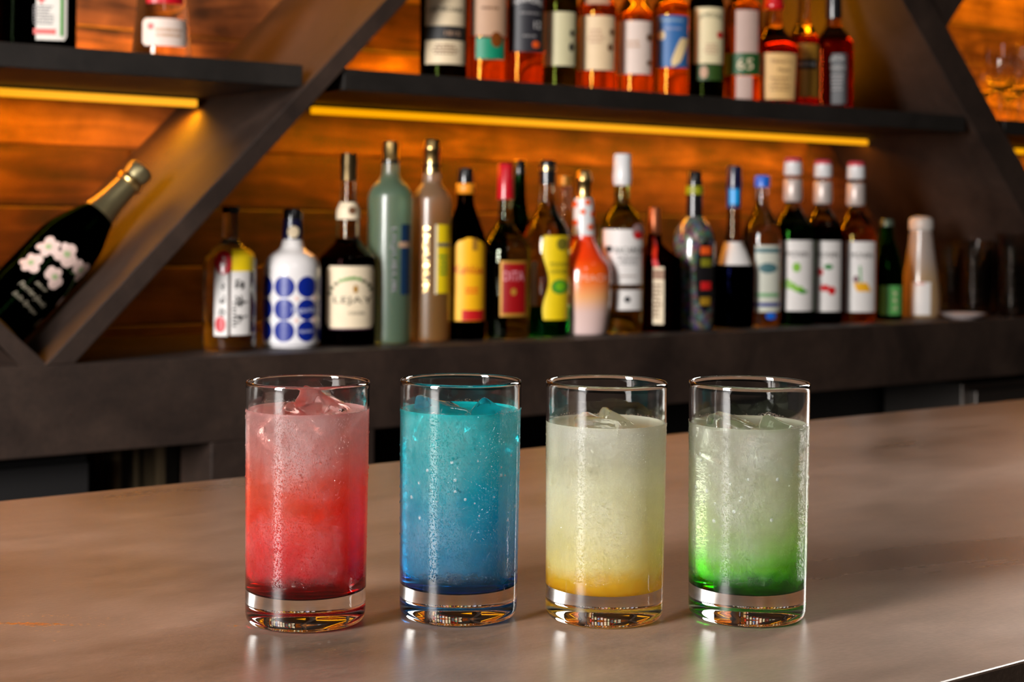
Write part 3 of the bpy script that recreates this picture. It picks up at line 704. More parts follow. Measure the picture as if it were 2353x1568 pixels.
class Bottle:
    """a bottle measured on the photograph: rows are (y, half width) in photo pixels at the axis' own distance"""
    def __init__(s, px, p, floor_z, label, cat='bottle', name='liquor_bottle', group='bottles in the row on the back counter', yref=600):
        a = atp(px, yref, p); s.loc = Vector((a.x, a.y, floor_z)); s.px = px
        d = ray(px, yref); s.k = (a.y / d.y) / F          # metres per pixel at this distance
        s.fz = floor_z
        s.root = empty(name, s.loc, label, cat, group)
        s.f, s.r = fwd_at(a)
        s.p = p; s.rows = None; s.sq = None; s.rot = 0
    def z(s, y): return atp(s.px, y, s.p).z - s.fz
    def prof(s, rows, base=False):
        pts = sorted([(hw * s.k, s.z(y)) for y, hw in rows], key=lambda q: q[1])
        if base:
            pts[0] = (pts[0][0], 0.0)
        return pts
    def body(s, rows, mat, name='bottle_body', sq=None, rot=0, seg=40, sub=4):
        s.rows = sorted(rows); s.sq = sq; s.rot = rot
        pts = s.prof(rows, True)
        r0 = pts[0][0]
        cr = min(.004, r0 * .15)
        pts = [(r0 - cr, 0.0), (r0 - cr * .3, cr * .3), (r0, cr)] + [q for q in pts[1:] if q[1] > cr * 1.5]
        base_pts = [(r0 * .3, .003), (r0 * .75, .0022)] if not sq else [(r0 * .5, .002)]
        pr = base_pts + smooth_prof(pts, sub)
        ang = math.atan2(s.f.y, s.f.x) + R(rot)
        s.b = lathe(name, pr, mat, s.root, seg=seg if not sq else 64, sq=sq, rot=ang)
        s.pr = sorted([(z, r) for r, z in smooth_prof(pts, sub)])
        return s.b
    def piece(s, name, rows, mat, parent=None, seg=32, smoothp=False, sq=None, rot=0, **props):
        pts = s.prof(rows)
        if smoothp: pts = smooth_prof(pts, 4)
        ang = math.atan2(s.f.y, s.f.x) + R(rot)
        return lathe(name, pts, mat, parent or s.root, seg=seg, sq=sq, rot=ang, **props)
    def rad(s, z):
        pr = s.pr
        if z <= pr[0][0]: return pr[0][1]
        for (z0, r0), (z1, r1) in zip(pr, pr[1:]):
            if z0 <= z <= z1: return r0 + (r1 - r0) * (z - z0) / max(z1 - z0, 1e-9)
        return pr[-1][1]
    def surf(s, u, y, off, fixr=None):
        z = s.z(y); r = fixr or s.rad(z)
        um = u * s.k
        if s.sq:
            a = R(s.rot); f2 = s.f * math.cos(a) + s.r * math.sin(a); r2 = Vector((f2.y, -f2.x, 0))
            rr = r * .985
            um = max(-rr * .9, min(rr * .9, um))
            q = r2 * um - f2 * (r * (1 - (abs(um) / r) ** s.sq) ** (1 / s.sq) + off) if abs(um) < r else r2 * um
        else:
            th = u / (r / s.k)
            th = math.asin(max(-.999, min(.999, th))) if abs(th) <= 1 else math.copysign(math.pi / 2 + (abs(th) - 1), th)
            q = (s.r * math.sin(th) - s.f * math.cos(th)) * (r + off)
        return (q.x, q.y, z)
    def patch(s, name, y0, y1, ul, ur, mat, off=.0005, nu=18, nv=10, parent=None, th=None, **props):
        """label: ul(t), ur(t) give its left and right edge in pixels, t = 0 top .. 1 bottom"""
        L = ul if callable(ul) else (lambda t: ul); Rr = ur if callable(ur) else (lambda t: ur)
        v, f = [], []
        for j in range(nv + 1):
            t = j / nv; y = y0 + (y1 - y0) * t
            for i in range(nu + 1):
                u = L(t) + (Rr(t) - L(t)) * i / nu
                v.append(s.surf(u, y, off))
        n = (nv + 1) * (nu + 1)
        for j in range(nv + 1):
            t = j / nv; y = y0 + (y1 - y0) * t
            for i in range(nu + 1):
                u = L(t) + (Rr(t) - L(t)) * i / nu
                v.append(s.surf(u, y, off - .00035))
        w = nu + 1
        for j in range(nv):
            for i in range(nu):
                a = j * w + i
                f.append((a, a + w, a + w + 1, a + 1)); f.append((n + a, n + a + 1, n + a + w + 1, n + a + w))
        for i in range(nu):
            f.append((i, i + 1, n + i + 1, n + i)); b = nv * w + i; f.append((b, n + b, n + b + 1, b + 1))
        for j in range(nv):
            a = j * w; f.append((a, n + a, n + a + w, a + w)); b = j * w + nu; f.append((b, b + w, n + b + w, n + b))
        return mesh_obj(name, v, f, mat, parent or s.root, smooth=False, **props)
    def oval(s, name, uc, yc, ru, rv, mat, off=.0009, parent=None, **props):
        g = lambda t: ru * math.sqrt(max(0, 1 - (2 * t - 1) ** 2)) * .999 + .01
        return s.patch(name, yc - rv, yc + rv, lambda t: uc - g(t), lambda t: uc + g(t), mat, off, 10, 14, parent, **props)
    def text(s, txt, uc, yc, h, mat, width=None, off=.0011, parent=None, arc=0, vert=False, shear=0, name='lettering', **props):
        """letters wrapped round the bottle; h = capital height in pixels"""
        cu = bpy.data.curves.new('t', 'FONT'); cu.body = txt; cu.size = 1; cu.resolution_u = 2; cu.shear = shear
        ob = bpy.data.objects.new('t', cu); C.objects.link(ob)
        dg = bpy.context.evaluated_depsgraph_get(); me = bpy.data.meshes.new_from_object(ob.evaluated_get(dg))
        bpy.data.objects.remove(ob); bpy.data.curves.remove(cu)
        me.name = name
        if not me.vertices: return None
        xs = [v.co.x for v in me.vertices]; ys = [v.co.y for v in me.vertices]
        w = max(xs) - min(xs); cx = (max(xs) + min(xs)) / 2; y0 = min(ys)
        sc = h / .7; sx = sc if not width else width / w
        for v in me.vertices:
            a, b = (v.co.x - cx) * sx, v.co.y * sc
            if vert: a, b = b - h / 2, -a + h * .0
            if arc: b += arc * (1 - (2 * a / (width or w * sc)) ** 2)
            v.co = s.surf(uc + a, yc - b + (h / 2 if not vert else 0), off)
        me.materials.append(mat)
        o = bpy.data.objects.new(name, me); return link(o, parent or s.root, **props)
    def squiggle(s, uc, yc, w, h, rows, mat, seed=1, off=.001, parent=None, name='fine_print', gap=.45):
        """lines of print too small to read in the photo: thin broken bars"""
        rnd = random.Random(seed); v, f = [], []
        lh = h / rows
        for r in range(rows):
            y = yc - h / 2 + r * lh
            ww = w * rnd.uniform(.6, 1); u = uc - ww / 2
            while u < uc + ww / 2 - 1:
                e = min(u + rnd.uniform(3, 9), uc + ww / 2)
                b = len(v)
                for (uu, yy) in ((u, y), (e, y), (e, y + lh * (1 - gap)), (u, y + lh * (1 - gap))): v.append(s.surf(uu, yy, off))
                f.append((b, b + 3, b + 2, b + 1)); u = e + rnd.uniform(1, 2.4)
        return mesh_obj(name, v, f, mat, parent or s.root)
    def strokes(s, uc, yc, w, h, n, mat, seed=1, off=.001, parent=None, name='brush_lettering'):
        """dark brush-written characters in a column, each a knot of strokes"""
        rnd = random.Random(seed); v, f = [], []
        for c in range(n):
            y0 = yc - h / 2 + h * (c + .5) / n; ch = h / n * .42
            for k in range(7):
                a = rnd.choice((0, 0, 1.57, 1.57, .7, -.6)) + rnd.uniform(-.12, .12); l = rnd.uniform(.5, 1) * ch; t = ch * .11
                cx, cy = uc + rnd.uniform(-.35, .35) * w, y0 + rnd.uniform(-.5, .5) * ch
                b = len(v)
                for (i, j) in ((-1, -1), (1, -1), (1, 1), (-1, 1)):
                    uu, vv = i * l * .5 * w / (ch * 2), j * t
                    v.append(s.surf(cx + uu * math.cos(a) - vv * math.sin(a), cy + i * l * .5 * math.sin(a) + vv * math.cos(a), off))
                f.append((b, b + 3, b + 2, b + 1))
        return mesh_obj(name, v, f, mat, parent or s.root)

def rect_r(hwl, hwr, r=.08):
    """rounded-corner edges for patch()"""
    def k(t):
        e = min(t, 1 - t)
        return 1 - (1 - math.sqrt(max(0, 1 - (1 - e / r) ** 2))) * .12 if e < r else 1
    c, w = (hwl + hwr) / 2, (hwr - hwl) / 2
    return (lambda t: c - w * k(t)), (lambda t: c + w * k(t))
def arch(l, r, top=.25):
    """label whose top edge is arched: narrow at the top"""
    c, w = (l + r) / 2, (r - l) / 2
    g = lambda t: w * (1 if t > top else math.sqrt(max(.02, 1 - (1 - t / top) ** 2)))
    return (lambda t: c - g(t)), (lambda t: c + g(t))

M = plain
cream = M('cream_label', hexc(222, 200, 165), .6); white = M('white_label', hexc(226, 220, 216), .5)
ivory = M('ivory_label', hexc(232, 212, 180), .6); black = M('black_gloss', (.008, .007, .008), .25, coat=.5)
ink = M('black_ink', (.015, .013, .012), .6); gold = M('gold_foil', (.78, .52, .20), .28, 1.0)
redcap = M('red_cap', hexc(190, 8, 30), .3, coat=.4); yellow = M('yellow_label', hexc(240, 205, 10), .5)
bluedot = M('cobalt_blue', hexc(4, 32, 130), .35, coat=.15); navy = M('navy_plastic', hexc(16, 16, 52), .3, coat=.5)
silver = M('silver_print', (.6, .55, .62), .35, .6); redink = M('red_ink', hexc(200, 20, 22), .5)
greenink = M('green_print', hexc(60, 140, 40), .5); bluecap = M('bright_blue_cap', hexc(10, 100, 210), .35, coat=.3)
orangeink = M('orange_print', hexc(240, 90, 20), .5); whitecap = M('white_cap', hexc(225, 222, 222), .35, coat=.3)
beige = M('beige_label', hexc(190, 150, 120), .6); darklab = M('charcoal_label', hexc(38, 36, 42), .5)
goldlab = M('gold_label', hexc(190, 135, 45), .45, .3); teal = M('teal_label', hexc(0, 130, 95), .5)
brownink = M('brown_print', hexc(110, 70, 40), .6); lightblue = M('sky_blue_label', hexc(60, 120, 180), .5)

BP = 1.975
def nb(px, label, p=BP, **k): return Bottle(px, p, CT, label, **k)

# 1 clear shochu bottle
b = nb(529, 'clear spirit bottle with red seal, yellow patch and brush lettering, beside the diagonal board')
b.body([(490, 17), (540, 17), (560, 26), (582, 52), (600, 60), (795, 61)], glass('clear_pale_spirit', (.93, .93, .88)))
b.piece('cap', [(474, 21), (491, 21)], black)
l1 = b.patch('label', 600, 768, -34, -4, white, parent=None); b.strokes(-17, 700, 14, 120, 4, ink, 3, parent=l1)
l2 = b.patch('label', 622, 766, 2, 44, white); b.strokes(24, 690, 30, 120, 3, ink, 8, parent=l2); b.squiggle(10, 720, 8, 60, 8, ink, 4, parent=l2)
l3 = b.patch('label', 572, 622, 4, 54, yellow, label='yellow neck-side label')
l4 = b.oval('seal', -15, 603, 19, 27, redcap, label='red oval seal'); b.strokes(-13, 598, 8, 28, 2, white, 5, off=.0014, parent=l4)
b.oval('seal', -20, 742, 11, 19, redcap, label='small red oval seal', off=.0012)

# 2 white bottle with blue dots
b = nb(672, 'white glossy liqueur bottle covered in large cobalt blue dots')
b.body([(505, 21), (548, 22), (556, 24), (572, 30), (588, 52), (612, 64), (640, 65), (785, 65), (797, 60)],
       gradient3('white_bottle_glaze', [(0, hexc(225, 222, 225)), (.3, hexc(215, 205, 195))], .22, .8), sub=5)
b.piece('cap', [(481, 21), (484, 23), (505, 23)], black)
ns = b.piece('neck_sleeve', [(504, 23.2), (550, 24)], navy); b.pr_save = b.pr
for row, yc in enumerate((657, 708, 757)):
    for kcol in range(-2, 4):
        th = R(-16 + 47 * kcol)
        if abs(th) > R(115): continue
        v, f = [], []; r = b.rad(b.z(yc)) + .0005; rr = 24.5 * b.k
        v.append((th, 0)); n = 24
        for q_ in (.25, .5, .75, 1):
            for i in range(n):
                a = 2 * math.pi * i / n; v.append((th + q_ * rr * math.cos(a) / r, q_ * rr * math.sin(a)))
        zc = b.z(yc)
        vv = []
        for (t, dz) in v:
            q = (b.r * math.sin(t) - b.f * math.cos(t)) * r; vv.append((q.x, q.y, zc + dz))
        f = [(0, 1 + i, 1 + (i + 1) % n) for i in range(n)] + [(1 + j * n + i, 1 + (j + 1) * n + i, 1 + (j + 1) * n + (i + 1) % n, 1 + j * n + (i + 1) % n) for j in range(3) for i in range(n)]
        mesh_obj('blue_dot', vv, f, bluedot, b.root)
b.text('Yogurito', 27, 708, 13, M('pale_print', hexc(200, 205, 235), .4), width=58, off=.0012, shear=.25)
b.text('Liqueur', 30, 756, 8, M('pale_print', hexc(200, 205, 235), .4), width=34, off=.0012)
for (u, y) in ((10, 683), (10, 733), (50, 683), (50, 733)): b.oval('pink_flower', u, y, 4.5, 6, M('pale_pink_print', hexc(235, 200, 190), .5))
b.pr = [(0, 22.5 * b.k), (1, 22.5 * b.k)]; b.oval('neck_emblem', 1, 533, 12, 14, cream, .0012, parent=ns)

# 3 cassis bottle
b = nb(799, 'dark cassis liqueur bottle with broad cream label and cream neck label')
DKR = glass('dark_cassis', (.02, .008, .008), fill=b.z(590), col2=(.82, .74, .6))
b.body([(414, 17), (464, 18), (480, 24), (505, 26), (530, 26), (545, 26), (560, 34), (582, 56), (600, 64), (700, 65), (788, 64)], DKR)
b.piece('foil_cap', [(353, 19), (380, 20), (385, 19), (416, 19)], M('olive_gold_foil', (.16, .11, .05), .35, .9))
nl = b.patch('neck_label', 465, 504, -25, 25, ivory, .0012, label='cream neck label'); b.oval('neck_seal', 8, 484, 8, 9, brownink, .0017, parent=nl)
l = b.patch('label', 610, 750, *rect_r(-46, 60, .12), ivory, .0006, 24, 24, label='cream label with leaf border')
b.text('LEJAY', 12, 686, 15, ink, width=84, parent=l); b.text('CASSIS', 20, 716, 7, ink, width=36, parent=l)
for k, (u, y) in enumerate([(-34, 660), (-25, 650), (-15, 643), (-5, 640), (5, 638), (15, 637), (26, 639), (36, 644), (46, 652), (-38, 672), (52, 662)]):
    b.oval('leaf', u, y, 5, 4, greenink if k in (2, 3, 4, 5, 6) else M('dark_leaf_print', hexc(70, 75, 50), .6), .0011, parent=l)
b.oval('emblem', 18, 662, 5, 9, goldlab, .0011, parent=l)
b.patch('label_edge', 750, 753, -44, 58, M('violet_edge', hexc(90, 50, 70), .5), .0007, 16, 1, parent=l)

# 4, 5 tall frosted bottles
b = nb(895, 'tall frosted pale green bottle with gold cap and silver upright lettering')
b.body([(372, 19), (398, 20), (412, 26), (428, 40), (448, 50), (470, 51), (700, 51), (785, 49)], frosted('frosted_pale_green', hexc(175, 160, 120), hexc(145, 185, 155), .22, .30, .80, .38))
b.piece('cap', [(325, 17), (330, 19), (365, 19), (366, 20), (372, 20), (374, 19)], gold); b.piece('cap_band', [(368, 20.4), (376, 20.4)], black)
l = b.patch('label', 515, 675, 26, 47, M('deep_blue_label', hexc(15, 50, 85), .5), label='dark blue label seen from the side')
b.text('LIQUEUR', 10, 597, 11, silver, width=150, vert=True)
b.patch('label_band', 555, 568, 20, 47, beige, .001, 6, 2, parent=l)
b = nb(990, 'tall frosted amber bottle with gold cap and half-seen yellow label')
b.body([(398, 20), (420, 22), (436, 34), (455, 45), (475, 46), (700, 46), (782, 45)], frosted('frosted_amber', hexc(215, 180, 140), hexc(190, 145, 80), .17, .24, .80, .38))
b.piece('cap', [(320, 14), (326, 18), (335, 18), (338, 20), (346, 20), (348, 18), (380, 19), (398, 20)], gold); b.piece('cap_band', [(378, 20.5), (384, 20.5)], black)
l = b.patch('label', 516, 672, 12, 44, yellow, label='yellow label'); b.patch('label_band', 558, 566, 10, 45, M('grey_band', hexc(90, 85, 90), .5), .001, 8, 2, parent=l)
b.patch('label_edge', 516, 674, 9, 14, ivory, .0011, 4, 6, parent=l); b.squiggle(28, 610, 20, 50, 5, greenink, 2, parent=l)
b.text('LIQUEUR', -10, 597, 12, gold, width=150, vert=True)

# 6 coffee liqueur
b = nb(1068, 'dark coffee liqueur bottle with bright yellow arched label and orange neck band')
b.body([(445, 18), (468, 20), (490, 27), (520, 38), (545, 47), (570, 49), (700, 49), (777, 48)], glass('dark_coffee', (.02, .008, .004)))
b.piece('cap', [(387, 17), (389, 18), (424, 19)], black); b.piece('neck_band', [(422, 20), (424, 22), (444, 22), (446, 20)], M('orange_band', hexc(245, 150, 30), .4))
l = b.patch('label', 546, 735, *arch(-24, 46, .14), M('golden_yellow_label', hexc(250, 182, 8), .5), .0006, 20, 24, label='bright yellow label')
b.text('Kahlúa', 8, 618, 20, redink, width=62, parent=l); b.patch('label_panel', 710, 734, -5, 43, redink, .001, 8, 3, parent=l)
b.squiggle(16, 668, 40, 18, 2, orangeink, 3, parent=l); b.patch('label_crest', 548, 575, 16, 28, goldlab, .001, 4, 4, parent=l)

# 8 dark green bottle behind
b = nb(1192, 'slim dark green bottle standing behind the red-capped bottle', p=2.085)
b.body([(398, 13), (470, 16), (520, 28), (560, 40), (740, 40)], glass('dark_green', (.03, .10, .03)))
b.piece('cap', [(370, 13), (374, 15), (400, 15)], black); b.piece('cap_rim', [(368, 12), (371, 13)], gold)

# 7 lychee liqueur
b = nb(1160, 'clear liqueur bottle with red cap and gold-framed dark red label')
b.body([(458, 15), (500, 17), (520, 24), (545, 44), (566, 58), (590, 61), (700, 61), (766, 58)], glass('clear_smoky', (.60, .66, .50)))
b.piece('cap', [(376, 16), (380, 19), (458, 20)], redcap)
l = b.patch('label', 598, 724, -10, 50, goldlab, label='gold-framed red label'); i = b.patch('label_panel', 604, 717, -5, 46, M('crimson_label', hexc(150, 8, 14), .4), .001, parent=l)
b.text('DITA', 20, 632, 22, M('pale_pink_lettering', hexc(225, 150, 160), .4), width=44, off=.0016, parent=l); b.oval('emblem', 20, 668, 6, 8, goldlab, .0014, parent=l)

# clear bottle behind with upright gleams, 9 banana liqueur with yellow label
b = nb(1296, 'plain clear bottle half hidden behind the row, beside the orange bottle', p=2.095)
b.body([(425, 14), (520, 15), (545, 22), (575, 36), (740, 37)], glass('clear_plain', (.92, .90, .84)))
b.piece('cap', [(405, 14), (426, 15)], goldlab)
b = nb(1256, 'green-based clear bottle with black cap and yellow tropical label showing a lime')
b.body([(424, 16), (462, 18), (490, 28), (520, 46), (548, 54), (570, 55), (700, 55), (765, 52)], glass('green_base_spirit', (.04, .42, .14), fill=b.z(705), col2=(.86, .84, .72)))
b.piece('cap', [(368, 15), (371, 18), (378, 19), (424, 19)], black); b.piece('cap_ring', [(384, 19.4), (392, 19.4)], gold)
l = b.patch('label', 541, 732, lambda t: -4 + (10 * (t - .2) if t < .6 else 4 - 8 * (t - .6)) - 6 * math.sin(t * 9), 50, yellow, .0006, 16, 24, label='yellow label with a lime')
b.oval('lime', 30, 657, 19, 17, greenink, parent=l); b.oval('lime', 31, 656, 11, 10, M('lime_flesh', hexc(120, 190, 20), .5), .0013, parent=l)
b.text('PISANG', 28, 606, 9, M('dark_green_ink', hexc(40, 70, 20), .6), width=40, parent=l); b.text('GARDEN', 28, 622, 9, M('dark_green_ink', hexc(40, 70, 20), .6), width=40, parent=l)
b.oval('bird', 34, 560, 12, 15, M('olive_print', hexc(120, 110, 20), .6), parent=l)
b.patch('back_label', 600, 700, -40, -22, beige, .0005, 5, 4)

# 10 peach
b = nb(1340, 'opaque orange bottle fading to pale pink at its base, with dotted white neck')
b.body([(455, 19), (470, 22), (540, 24), (560, 30), (585, 46), (605, 60), (625, 66), (660, 67), (700, 65), (766, 56)],
       gradient3('peach_lacquer', [(0, hexc(225, 195, 190)), (b.z(715), hexc(225, 190, 180)), (b.z(680), hexc(240, 170, 110)), (b.z(640), hexc(242, 105, 15)), (b.z(590), hexc(238, 62, 10)), (b.z(540), hexc(236, 58, 14))], .25, .8), sub=5)
b.piece('cap', [(392, 12), (398, 16), (404, 16), (410, 19), (418, 19), (421, 16), (448, 17), (458, 20)], gold)
ns = b.piece('neck_sleeve', [(456, 21), (470, 23), (541, 25)], whitecap)
b.text('PEACH', 26, 636, 15, M('pale_orange_lettering', hexc(250, 190, 160), .4), width=64, off=.001)
b.pr = [(0, 24 * b.k), (1, 24 * b.k)]
for (u, y) in ((-2, 487), (21, 492), (15, 522), (-18, 512), (-20, 470), (8, 465)): b.oval('orange_dot', u, y, 6, 7, orangeink, .0008, parent=ns)

# 11 white rum
b = nb(1428, 'clear white rum bottle with tall white cap and white label')
b.body([(424, 17), (462, 18), (480, 26), (500, 42), (520, 50), (545, 52), (700, 52), (764, 49)], glass('clear_rum', (.68, .74, .42)))
b.piece('cap', [(354, 18), (357, 20), (395, 21), (400, 22), (412, 22), (426, 20)], whitecap)
l = b.patch('label', 527, 652, -44, 46, white, label='white label'); b.text('BACARDI', 15, 574, 15, ink, width=60, parent=l)
b.squiggle(15, 598, 50, 22, 4, M('grey_print', hexc(130, 125, 125), .6), 2, parent=l); b.squiggle(15, 634, 54, 5, 1, brownink, 4, parent=l); b.oval('emblem', -28, 572, 8, 8, ink, parent=l)
l = b.patch('label', 664, 710, -12, 46, white, label='small white lower label'); b.oval('emblem', 14, 686, 7, 7, darklab, parent=l)
b.oval('round_seal', 36, 532, 13, 18, M('grey_red_seal', hexc(150, 120, 118), .5), .0012); b.oval('round_seal', 36, 540, 9, 9, redink, .0016)

# 12 square brown orange liqueur
b = nb(1503, 'square brown orange-liqueur bottle with copper neck, red ribbon and small cream label')
b.body([(536, 13), (560, 15), (585, 40), (600, 52), (745, 54)], glass('brown_glass', (.10, .025, .006)), sq=7, rot=24)
b.piece('capsule', [(477, 11), (481, 13), (540, 14)], M('copper_capsule', (.45, .13, .05), .35, .7))
l = b.patch('label', 612, 741, 6, 48, ivory, .0007, 8, 8, label='cream label'); b.squiggle(27, 690, 34, 80, 9, brownink, 6, parent=l, off=.0014); b.patch('label_ribbon', 618, 640, 8, 47, M('tan_print', hexc(150, 110, 85), .6), .0012, 4, 2, parent=l)
b.patch('ribbon', 545, 612, lambda t: -2 + 26 * t, lambda t: 8 + 30 * t, redink, .0025, 3, 8, label='red ribbon')

# 13 patterned bottle
def mosaic():
    m, nt, out = nodes('mosaic_print'); L = nt.links.new
    b = N(nt, 'ShaderNodeBsdfPrincipled'); b.inputs['Roughness'].default_value = .2; b.inputs['Coat Weight'].default_value = .8; b.inputs['Metallic'].default_value = .35
    tc = N(nt, 'ShaderNodeTexCoord'); v = N(nt, 'ShaderNodeTexVoronoi'); v.inputs['Scale'].default_value = 130; L(tc.outputs['Object'], v.inputs['Vector'])
    h = N(nt, 'ShaderNodeHueSaturation'); h.inputs['Saturation'].default_value = .75; h.inputs['Value'].default_value = .28; L(v.outputs['Color'], h.inputs['Color'])
    e = N(nt, 'ShaderNodeTexVoronoi', feature='DISTANCE_TO_EDGE'); e.inputs['Scale'].default_value = 130; L(tc.outputs['Object'], e.inputs['Vector'])
    r = N(nt, 'ShaderNodeMapRange'); r.inputs['From Max'].default_value = .08; L(e.outputs['Distance'], r.inputs[0])
    mx = N(nt, 'ShaderNodeMixRGB'); mx.inputs[1].default_value = (.05, .045, .04, 1); L(r.outputs[0], mx.inputs[0]); L(h.outputs[0], mx.inputs[2])
    L(mx.outputs[0], b.inputs['Base Color']); L(b.outputs[0], out.inputs[0]); return m
b = nb(1594, 'bottle wrapped in a many-coloured mosaic print with tall black neck')
b.body([(447, 16), (490, 17), (502, 22), (520, 38), (545, 47), (575, 49), (700, 49), (748, 46)], mosaic())
b.piece('cap', [(394, 14), (397, 16), (428, 17)], black); b.piece('neck_band', [(428, 20), (447, 21)], M('acid_yellow_band', hexc(150, 150, 10), .4)); b.piece('neck_sleeve', [(446, 17.5), (500, 19)], black)
l = b.oval('label', 26, 632, 22, 82, black, .0008, label='dark oval label'); 
for (u, y, c) in ((26, 575, orangeink), (27, 602, M('olive_yellow_print', hexc(130, 125, 20), .5)), (27, 655, redink), (26, 690, M('ochre_print', hexc(160, 120, 20), .5))):
    b.patch('emblem', y - 9, y + 9, u - 11, u + 11, c, .0014, 5, 3, parent=l)

# 14 deep blue bottle
b = nb(1685, 'bottle with deep navy body, white collar label and bright cyan mark on its neck')
b.body([(475, 14), (552, 19), (575, 30), (604, 44), (625, 48), (700, 48), (748, 46)], glass('navy_liqueur', (.004, .006, .03), fill=b.z(608), col2=(.75, .62, .45)))
b.piece('cap', [(382, 16), (385, 17), (430, 17.5)], navy); b.piece('neck_sleeve', [(430, 17), (478, 16.5)], M('blue_sleeve', hexc(30, 60, 110), .35))
b.patch('neck_mark', 435, 470, -8, 8, M('cyan_mark', hexc(20, 160, 235), .35), .003, 4, 4, label='cyan mark on the neck')
l = b.patch('collar_label', 556, 608, lambda t: -20 - 14 * t, lambda t: 22 + 16 * t, white, .0008, 16, 8, label='white collar label')

# 15 light bottle with blue cap
b = nb(1750, 'slim clear bottle with bright blue cap and pale blue and white label')
b.body([(430, 13), (470, 15), (490, 22), (520, 38), (545, 45), (650, 46), (745, 43)], glass('clear_bluish', (.86, .85, .84)))
b.piece('cap', [(404, 16), (407, 18), (430, 18)], bluecap)
l = b.patch('label', 563, 715, -14, 40, M('pale_label', hexc(205, 205, 190), .5), label='pale label'); b.oval('emblem', 14, 615, 20, 12, M('muted_teal_print', hexc(70, 110, 115), .5), parent=l)
b.patch('label_band', 570, 580, -14, 40, M('muted_teal_print', hexc(70, 110, 115), .5), .001, 8, 2, parent=l); b.patch('label_band', 672, 680, -12, 38, M('soft_green_print', hexc(110, 165, 110), .5), .001, 8, 2, parent=l); b.patch('label_band', 694, 702, -14, 40, bluedot, .001, 8, 2, parent=l)
b.oval('blue_seal', 22, 724, 11, 8, bluecap, .001)

# 16..18 syrups
SY = [(1820, 'green syrup bottle with white label showing a lime, first of the three white-capped syrups', (.03, .16, .02), 'lime'),
      (1889, 'dark red syrup bottle with white label showing cherries, middle of the three white-capped syrups', (.06, .006, .008), 'cherry'),
      (1965, 'orange syrup bottle with white label showing a banana, last of the three white-capped syrups', (.97, .60, .18), 'banana')]
for k, (px, lab, col, fruit) in enumerate(SY):
    dy = (0, 5, 9)[k]
    b = nb(px, lab, name='syrup_bottle', group='syrup bottles in the row on the back counter')
    hb = (52, 48, 50)[k]
    b.body([(408 + dy, 13), (462 + dy, 15), (480 + dy, 20), (500 + dy, 33), (520 + dy, hb - 5), (540 + dy, hb), (700, hb), (740, hb - 3)],
           glass('syrup_' + fruit, col, fill=b.z(515 + dy), col2=(.85, .78, .68)))
    b.piece('cap', [(372 + dy, 20), (400 + dy, 21), (403 + dy, 19)], whitecap)
    b.piece('cap_top', [(362 + dy, 16), (366 + dy, 20), (373 + dy, 20.3)], M('dull_red_cap_top', hexc(200, 70, 80), .4), label='red top of the cap')
    b.piece('neck_label', [(412 + dy, 19), (415 + dy, 21), (458 + dy, 22), (464 + dy, 19)], M('silvery_paper', hexc(200, 185, 178), .4, .3))
    l = b.patch('label', 552 + dy * .3, 712 + dy * .3, -20 if k else -14, hb - 6, white, .0006, label='white label')
    uc = (12, 12, 14)[k]
    b.text('MONIN', uc, 583 + dy * .3, 13, M('brown_grey_ink', hexc(60, 48, 42), .6), width=46, parent=l)
    if fruit == 'lime':
        for (u, y, w, h) in ((uc - 2, 613, 9, 11), (uc - 14, 655, 12, 8), (uc + 2, 662, 12, 7), (uc - 20, 645, 6, 5)): b.oval('lime', u, y, w, h, M('leaf_green', hexc(130, 185, 60), .5), parent=l)
        b.oval('leaf', uc + 12, 668, 10, 5, greenink, .0012, parent=l)
    elif fruit == 'cherry':
        for (u, y, w, h) in ((uc - 16, 624, 7, 9), (uc - 6, 660, 11, 8), (uc + 10, 666, 8, 10)): b.oval('cherry', u, y, w, h, redink, parent=l)
        b.oval('leaf', uc + 2, 612, 10, 6, M('deep_leaf_green', hexc(50, 130, 60), .5), parent=l)
    else:
        b.patch('banana', 648, 668, lambda t: uc - 16 + 8 * t * t, lambda t: uc + 22 - 10 * (1 - t), M('banana_yellow', hexc(235, 170, 20), .5), .0011, 8, 8, parent=l)
        b.oval('leaf', uc - 12, 640, 6, 8, M('plum_print', hexc(110, 60, 70), .5), parent=l); b.patch('leaf', 610, 650, lambda t: uc - 6 + 3 * t, lambda t: uc - 1 + 2 * t, M('soft_green_print', hexc(110, 165, 110), .5), .001, 2, 5, parent=l)

# 19 small green, 20 pale capped bottle
b = nb(2037, 'small dark green bottle with light green label beside the pale capped bottle', p=1.99)
b.body([(515, 14), (545, 16), (580, 26), (615, 36), (640, 38), (728, 37)], glass('mid_green', (.05, .20, .03)))
b.piece('cap', [(504, 13), (507, 15), (520, 15.5)], M('dull_green_cap', (.10, .13, .09), .4, .4))
l = b.patch('label', 655, 722, -12, 34, M('light_green_label', hexc(90, 165, 85), .5), label='light green label'); b.strokes(18, 690, 12, 50, 3, ivory, 6, parent=l)
b = nb(2116, 'pale cloudy bottle with rounded whitish cap and small white label', p=2.0)
b.body([(528, 25), (545, 27), (590, 33), (640, 41), (690, 46), (734, 43)], frosted('cloudy_pale', hexc(190, 175, 165), hexc(200, 165, 120), .06, .13, .45, .25))
b.piece('cap', [(497, 12), (500, 21), (506, 27), (522, 28), (530, 26)], M('pale_cap', hexc(190, 180, 172), .4), smoothp=True)
l = b.patch('label', 647, 722, -20, 22, white, label='small white label'); b.squiggle(0, 652, 30, 6, 1, redink, 3, parent=l)

